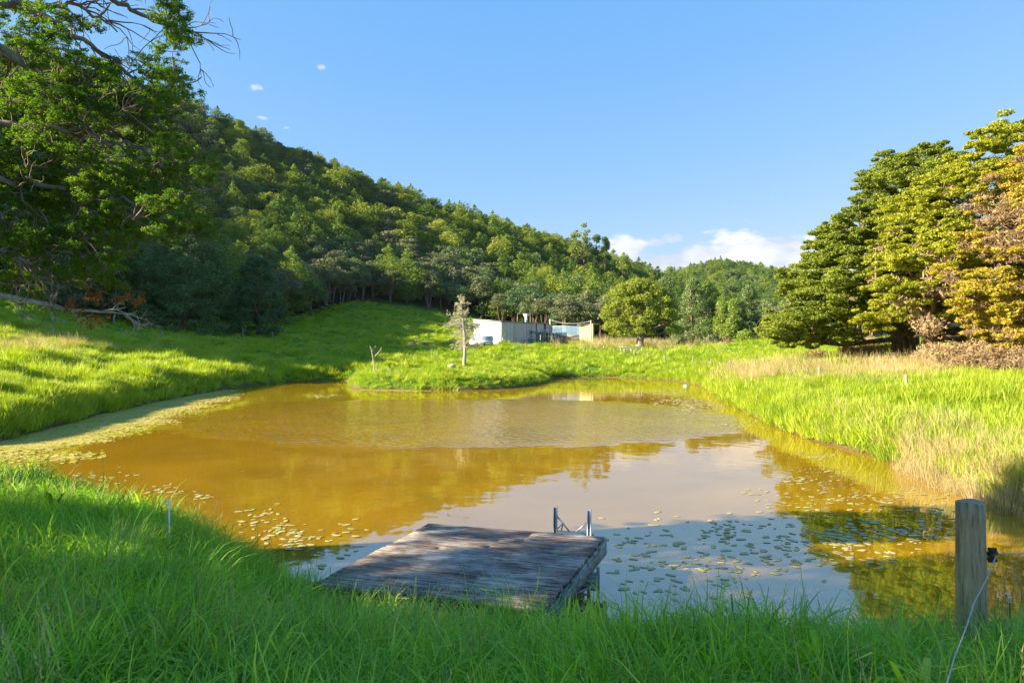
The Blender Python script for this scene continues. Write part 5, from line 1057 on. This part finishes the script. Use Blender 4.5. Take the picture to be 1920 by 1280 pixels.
# floor slab and things in the bays
vp = A0.lerp(A1, .74); ve = A0.lerp(A1, .80)
mb = MB(); mb.tube([(0, 0, 0), (0, 0, 1.25)], .22, 10); mb.tube([(-.45, 0, 1.35), (.45, 0, 1.35)], .2, 10); v_ = A0.lerp(A1, .62)+Vector((-1.2, 1.5, 0)); tag(mb.build('roof_vent', MT['white'], shed, (v_.x-so.x, v_.y-so.y, ztB-zb-.1)))
def standalone(name, label, cat, px, d, build, m, pyb=None, group=None):
    p_ = gp(px, d); z = gz1(p_.x, p_.y) if pyb is None else CH-(pyb-HZ)/F*d; o_ = empty(name, (p_.x, p_.y, z), label=label, cat=cat, group=group); build(o_); return o_
def part(o_, name, m, fn): mb = MB(); fn(mb); return mb.build(name, MT[m], o_)
ct = standalone('tarpaulin_frame', 'pale blue sheet propped on a frame in the open shed bay', 'sheet', 1000, DS+11, lambda o_: (part(o_, 'sheet', 'blue_metal', lambda b_: b_.hexa([(-1.2, 0, 2.0), (.9, 0, 1.2), (.9, .8, 1.2), (-1.2, .8, 2.0)], [(-1.2, 0, 2.4), (.9, 0, 1.5), (.9, .8, 1.5), (-1.2, .8, 2.4)])), part(o_, 'leg', 'galv', lambda b_: b_.beam((-.9, .3, 0), (-.9, .3, 2.0), .1, .1)), part(o_, 'leg', 'galv', lambda b_: b_.beam((.6, .3, 0), (.6, .3, 1.3), .1, .1))), None)
standalone('water_drum', 'teal plastic tub at the foot of the open shed bay', 'tub', 996, DS+8.5, lambda o_: (part(o_, 'body', 'teal', lambda b_: b_.tube([(0, 0, 0), (0, 0, .55)], [.45, .55], 12)), part(o_, 'rim', 'teal', lambda b_: b_.tube([(0, 0, .55), (0, 0, .62)], .58, 12))), None)
def glass_frame(o_):
    for i in range(5): part(o_, 'frame_bar', 'white', lambda b_: b_.beam((-1.2+i*.6, 0, 0), (-1.2+i*.6, 0, 2.1), .07, .07))
    for z_ in (.05, 1.0, 2.1): part(o_, 'frame_bar', 'white', lambda b_: b_.beam((-1.24, -.05, z_), (1.24, -.05, z_), .07, .07))
standalone('window_frame', 'white slatted window frame standing in the last shed bay', 'frame', 1022, DS+15.5, glass_frame, None)
# side trailer with a curved white cover, left of the shed
def canopy(o_):
    V = []; n_ = 12
    for x_ in (-1.6, 1.6):
        for i in range(n_+1): a = math.pi*i/n_; V.append((x_, -.9*math.cos(a), 1.1+.62*math.sin(a)))
    m2_ = n_+1; part(o_, 'cover', 'white_metal', lambda b_: b_.add(V, [(i, i+1, m2_+i+1, m2_+i) for i in range(n_)], [(0, i+1, i) for i in range(1, n_)]+[(m2_, m2_+i, m2_+i+1) for i in range(1, n_)]))
    part(o_, 'body', 'white', lambda b_: b_.box(-1.58, 1.58, -.88, .88, .45, 1.1)); part(o_, 'base', 'junk', lambda b_: b_.box(-1.5, 1.5, -.8, .8, .12, .45))
    for x_ in (-.6, .6):
        part(o_, 'wheel', 'dark', lambda b_: b_.tube([(x_, -.98, .32), (x_, -.84, .32)], .32, 12))
    part(o_, 'tail_light', 'trim', lambda b_: b_.box(1.585, 1.62, -.7, -.4, .6, 1.0))
cv = standalone('trailer', 'low white trailer with rounded canopy behind the dead tree beside the shed', 'trailer', 903, DS-2.5, canopy, None); cv.rotation_euler = (0, 0, -.25)
def barrier(o_):
    part(o_, 'rail', 'galv', lambda b_: b_.beam((-1.3, 0, 1.35), (1.1, 0, 1.35), .06, .06)); part(o_, 'brace', 'galv', lambda b_: b_.beam((-1.2, 0, .1), (1.0, 0, 1.3), .05, .05))
    for x_ in (-1.3, 1.1): part(o_, 'leg', 'galv', lambda b_: b_.beam((x_, 0, 0), (x_, 0, 1.35), .06, .06))
standalone('stock_barrier', 'braced metal rail standing against the left end wall of the shed', 'rail', 929, DS-1.2, barrier, None)
def pile_of(o_, n_, w_, h_):
    for i in range(n_): part(o_, 'board', 'junk', lambda b_: b_.beam((rng.uniform(-w_, 0), rng.uniform(-.4, .4), h_*(i+.5)/n_), (rng.uniform(.3, w_), rng.uniform(-.4, .4), h_*(i+.5)/n_+rng.normal()*.06), .25, h_/n_*.8))
for (px, d, w_, h_, n_, lb) in ((774, 104, .9, 1.0, 8, 'leftmost small dark timber stack on the shaded meadow'), (783, 106, .7, .7, 6, 'small heap of boards right of the dark timber stack'), (806, 103, 1.9, .75, 7, 'long low stack of grey roofing boards on the meadow'), (846, 104, 1.4, .7, 6, 'heap of reddish boards left of the dead tree'), (870, 101, 1.6, .9, 8, 'dark junk heap behind the dead tree'), (888, 100.5, 1.5, .9, 8, 'dark junk heap beside the white trailer')):
    standalone('timber_stack', lb, 'timber stack', px, d, lambda o_: pile_of(o_, n_, w_, h_), None)
# power poles and wire between shed and hut
def pole(px, pyt, d, label):
    p_ = gp(px, d); z = gz1(p_.x, p_.y); zt = CH-(pyt-HZ)/F*d; mb = MB(); mb.tube([(0, 0, -.3), (0, 0, zt-z)], [.13, .11], 8); tag(mb.build('pole', MT['deadwood'], loc=(p_.x, p_.y, z)), label, 'pole', 'poles carrying the wire over the yard'); return Vector((p_.x, p_.y, zt-.15))
q1 = pole(1031.5, 598, DS+18.5, 'slim pale pole at the right end of the shed'); q2 = pole(1108, 600, DS+10, 'slim pale pole in front of the cream hut')
A = [tuple(q1.lerp(q2, t)-q1-Vector((0, 0, .55*math.sin(math.pi*t)))) for t in np.linspace(0, 1, 16)]; mb = MB(); mb.tube(A, .035, 4); tag(mb.build('overhead_wire', MT['galv'], loc=q1), 'sagging wire between the shed pole and the hut pole', 'wire')
# blue container wall behind the yard
bc0 = gp(1036, DS+24); bc1 = gp(1090, DS+22); z0c = gz1(bc0.x, bc0.y)-.2; so_ = Vector((bc0.x, bc0.y, z0c)); par_ = empty('container', so_, label='low pale blue corrugated container between shed and hut', cat='container'); z00 = z0c
zt_ = CH-(612-HZ)/F*(DS+24)
bd = Vector((.8, 2.4, 0))
wall_panels(bc0, bc1, zt_, zt_, 6, 'blue_metal'); wall_panels(bc1, bc1+bd, zt_, zt_, 2, 'blue_metal'); wall_panels(bc0+bd, bc0, zt_, zt_, 2, 'blue_metal')
mb = MB(); a, b_, c_, d_ = [v-so_+Vector((0, 0, so_.z)) for v in (bc0, bc1, bc1+bd, bc0+bd)]; mb.hexa([(v.x, v.y, zt_-z0c) for v in (a, b_, c_, d_)], [(v.x, v.y, zt_-z0c+.08) for v in (a, b_, c_, d_)]); mb.build('roof', MT['roofmetal'], par_)
def crate(o_, w_, h_, m='junk', n_=5):
    for i in range(n_): part(o_, 'slat', m, lambda b_: b_.box(-w_/2, w_/2, -.45, -.42, h_*i/n_+.02, h_*(i+.8)/n_))
    for x_ in (-w_/2, w_/2-.08): part(o_, 'upright', m, lambda b_: b_.box(x_, x_+.08, -.42, .42, 0, h_))
standalone('pallet_stack', 'grey slatted pallet stack in front of the blue container', 'pallets', 1052, DS+16, lambda o_: crate(o_, 1.9, 1.7, n_=9), None)
standalone('pallet_stack', 'pale slatted frame right of the grey pallet stack', 'pallets', 1075, DS+15, lambda o_: crate(o_, 2.1, 1.5, 'postwood', 3), None)
def pen(o_):
    for x_ in (-1.1, 0, 1.1): part(o_, 'upright', 'white', lambda b_: b_.beam((x_, 0, 0), (x_, 0, 2.0), .08, .08))
    for z_ in (.9, 2.0): part(o_, 'rail', 'white', lambda b_: b_.beam((-1.1, -.06, z_), (1.1, -.06, z_), .08, .08))
standalone('pen_frame', 'white timber frame right of the shed pole', 'frame', 1040, DS+16, pen, None)
# cream hut
HD = DS+12; h0 = gp(1087, HD+1); h1 = gp(1112, HD-.5); hb_ = Vector((.5, 3.2, 0)); zh = gz1(h1.x, h1.y)-.3; so_ = Vector((h0.x, h0.y, zh)); par_ = empty('hut', so_, label='small cream painted hut with a low roof left of the big round tree', cat='hut'); z00 = zh
zt1 = CH-(609-HZ)/F*HD; zt2 = CH-(607-HZ)/F*HD
wall_panels(h0, h1, zt1, zt2, 5, 'cream', 'wall_board'); wall_panels(h1, h1+hb_, zt2, zt2, 4, 'cream', 'wall_board'); wall_panels(h1+hb_, h0+hb_, zt2, zt1, 4, 'cream', 'wall_board'); wall_panels(h0+hb_, h0, zt1, zt1, 4, 'cream', 'wall_board')
ce = [h0+Vector((-.5, -.3, 0)), h1+Vector((1.3, -.3, 0)), h1+hb_+Vector((1.3, .3, 0)), h0+hb_+Vector((-.5, .3, 0))]
mb = MB(); bt = [(v.x-so_.x, v.y-so_.y, zz-zh) for v, zz in zip(ce, (zt1, zt2+.02, zt2+.02, zt1))]; mb.hexa(bt, [(v[0], v[1], v[2]+.08) for v in bt]); mb.build('roof', MT['roofmetal'], par_)
mb = MB(); mb.beam(Vector(bt[0])+Vector((0, -.05, .03)), Vector(bt[1])+Vector((0, -.05, .03)), .05, .14); mb.build('fascia', MT['trim'], par_)
mb = MB(); q_ = (h1-so_)+Vector((0, 0, zh)); mb.box(q_.x+.06, q_.x+.1, q_.y+.5, q_.y+1.6, .8, 1.9); mb.build('window', MT['dark'], par_)
mb = MB(); mb.beam((q_.x+1.2, q_.y, 0), (q_.x+1.2, q_.y, zt2-zh), .12, .12); mb.build('porch_post', MT['trim'], par_)

# ---------------------------------------------------------------- air
hz, hnt = mat('thin_air_haze'); pv = N(hnt, 'ShaderNodeVolumePrincipled'); pv.inputs['Color'].default_value = (0.75, 0.85, 1.0, 1); pv.inputs['Density'].default_value = HAZE; pv.inputs['Anisotropy'].default_value = 0.3
ho = N(hnt, 'ShaderNodeOutputMaterial'); L(hnt, pv.outputs[0], ho.inputs['Volume'])
mb = MB(); mb.box(-2700, 2700, -2700, 2700, -2.0, float(gz.max())+25)
tag(mb.build('haze', hz), kind='stuff')

# ---------------------------------------------------------------- small plants
def flower(px, py, d, m, name, label, group=None):
    v = P(px, py, d); zg = gz1(v.x, d); e = empty(name, (v.x, d, zg), label=label, cat='flower', group=group); h = v.z-zg; mb = MB(); mb.tube([(0, 0, 0), (.01, 0, h*.5), (0, 0, h)], .002, 4); mb.build('stalk', MT['lush'], e)
    mb = MB()
    for i in range(7):
        a = i*.9; c = np.array([.009*math.cos(a), .009*math.sin(a), h+.003]); mb.add([(0, 0, h), c+np.array([-.006*math.sin(a), .006*math.cos(a), 0]), c*np.array([1.6, 1.6, 1]), c-np.array([-.006*math.sin(a), .006*math.cos(a), 0])], [(0, 1, 2, 3)])
    mb.build('petals', MT[m], e)
flower(1688, 1137, 4.6, 'petal', 'buttercup', 'yellow buttercup at the water edge left of the thick post'); flower(1786, 1197, 3.5, 'petal', 'buttercup', 'yellow buttercup low in the grass beside the thick post')
for k in range(5): flower(1893+rng.normal()*7, 1118+rng.normal()*5, 4.3, 'whitepetal', 'white_flower', 'tiny white flower head right of the thick post', 'white flower heads right of the post')
print('done', round(time.time()-T0, 1), len(bpy.data.objects))
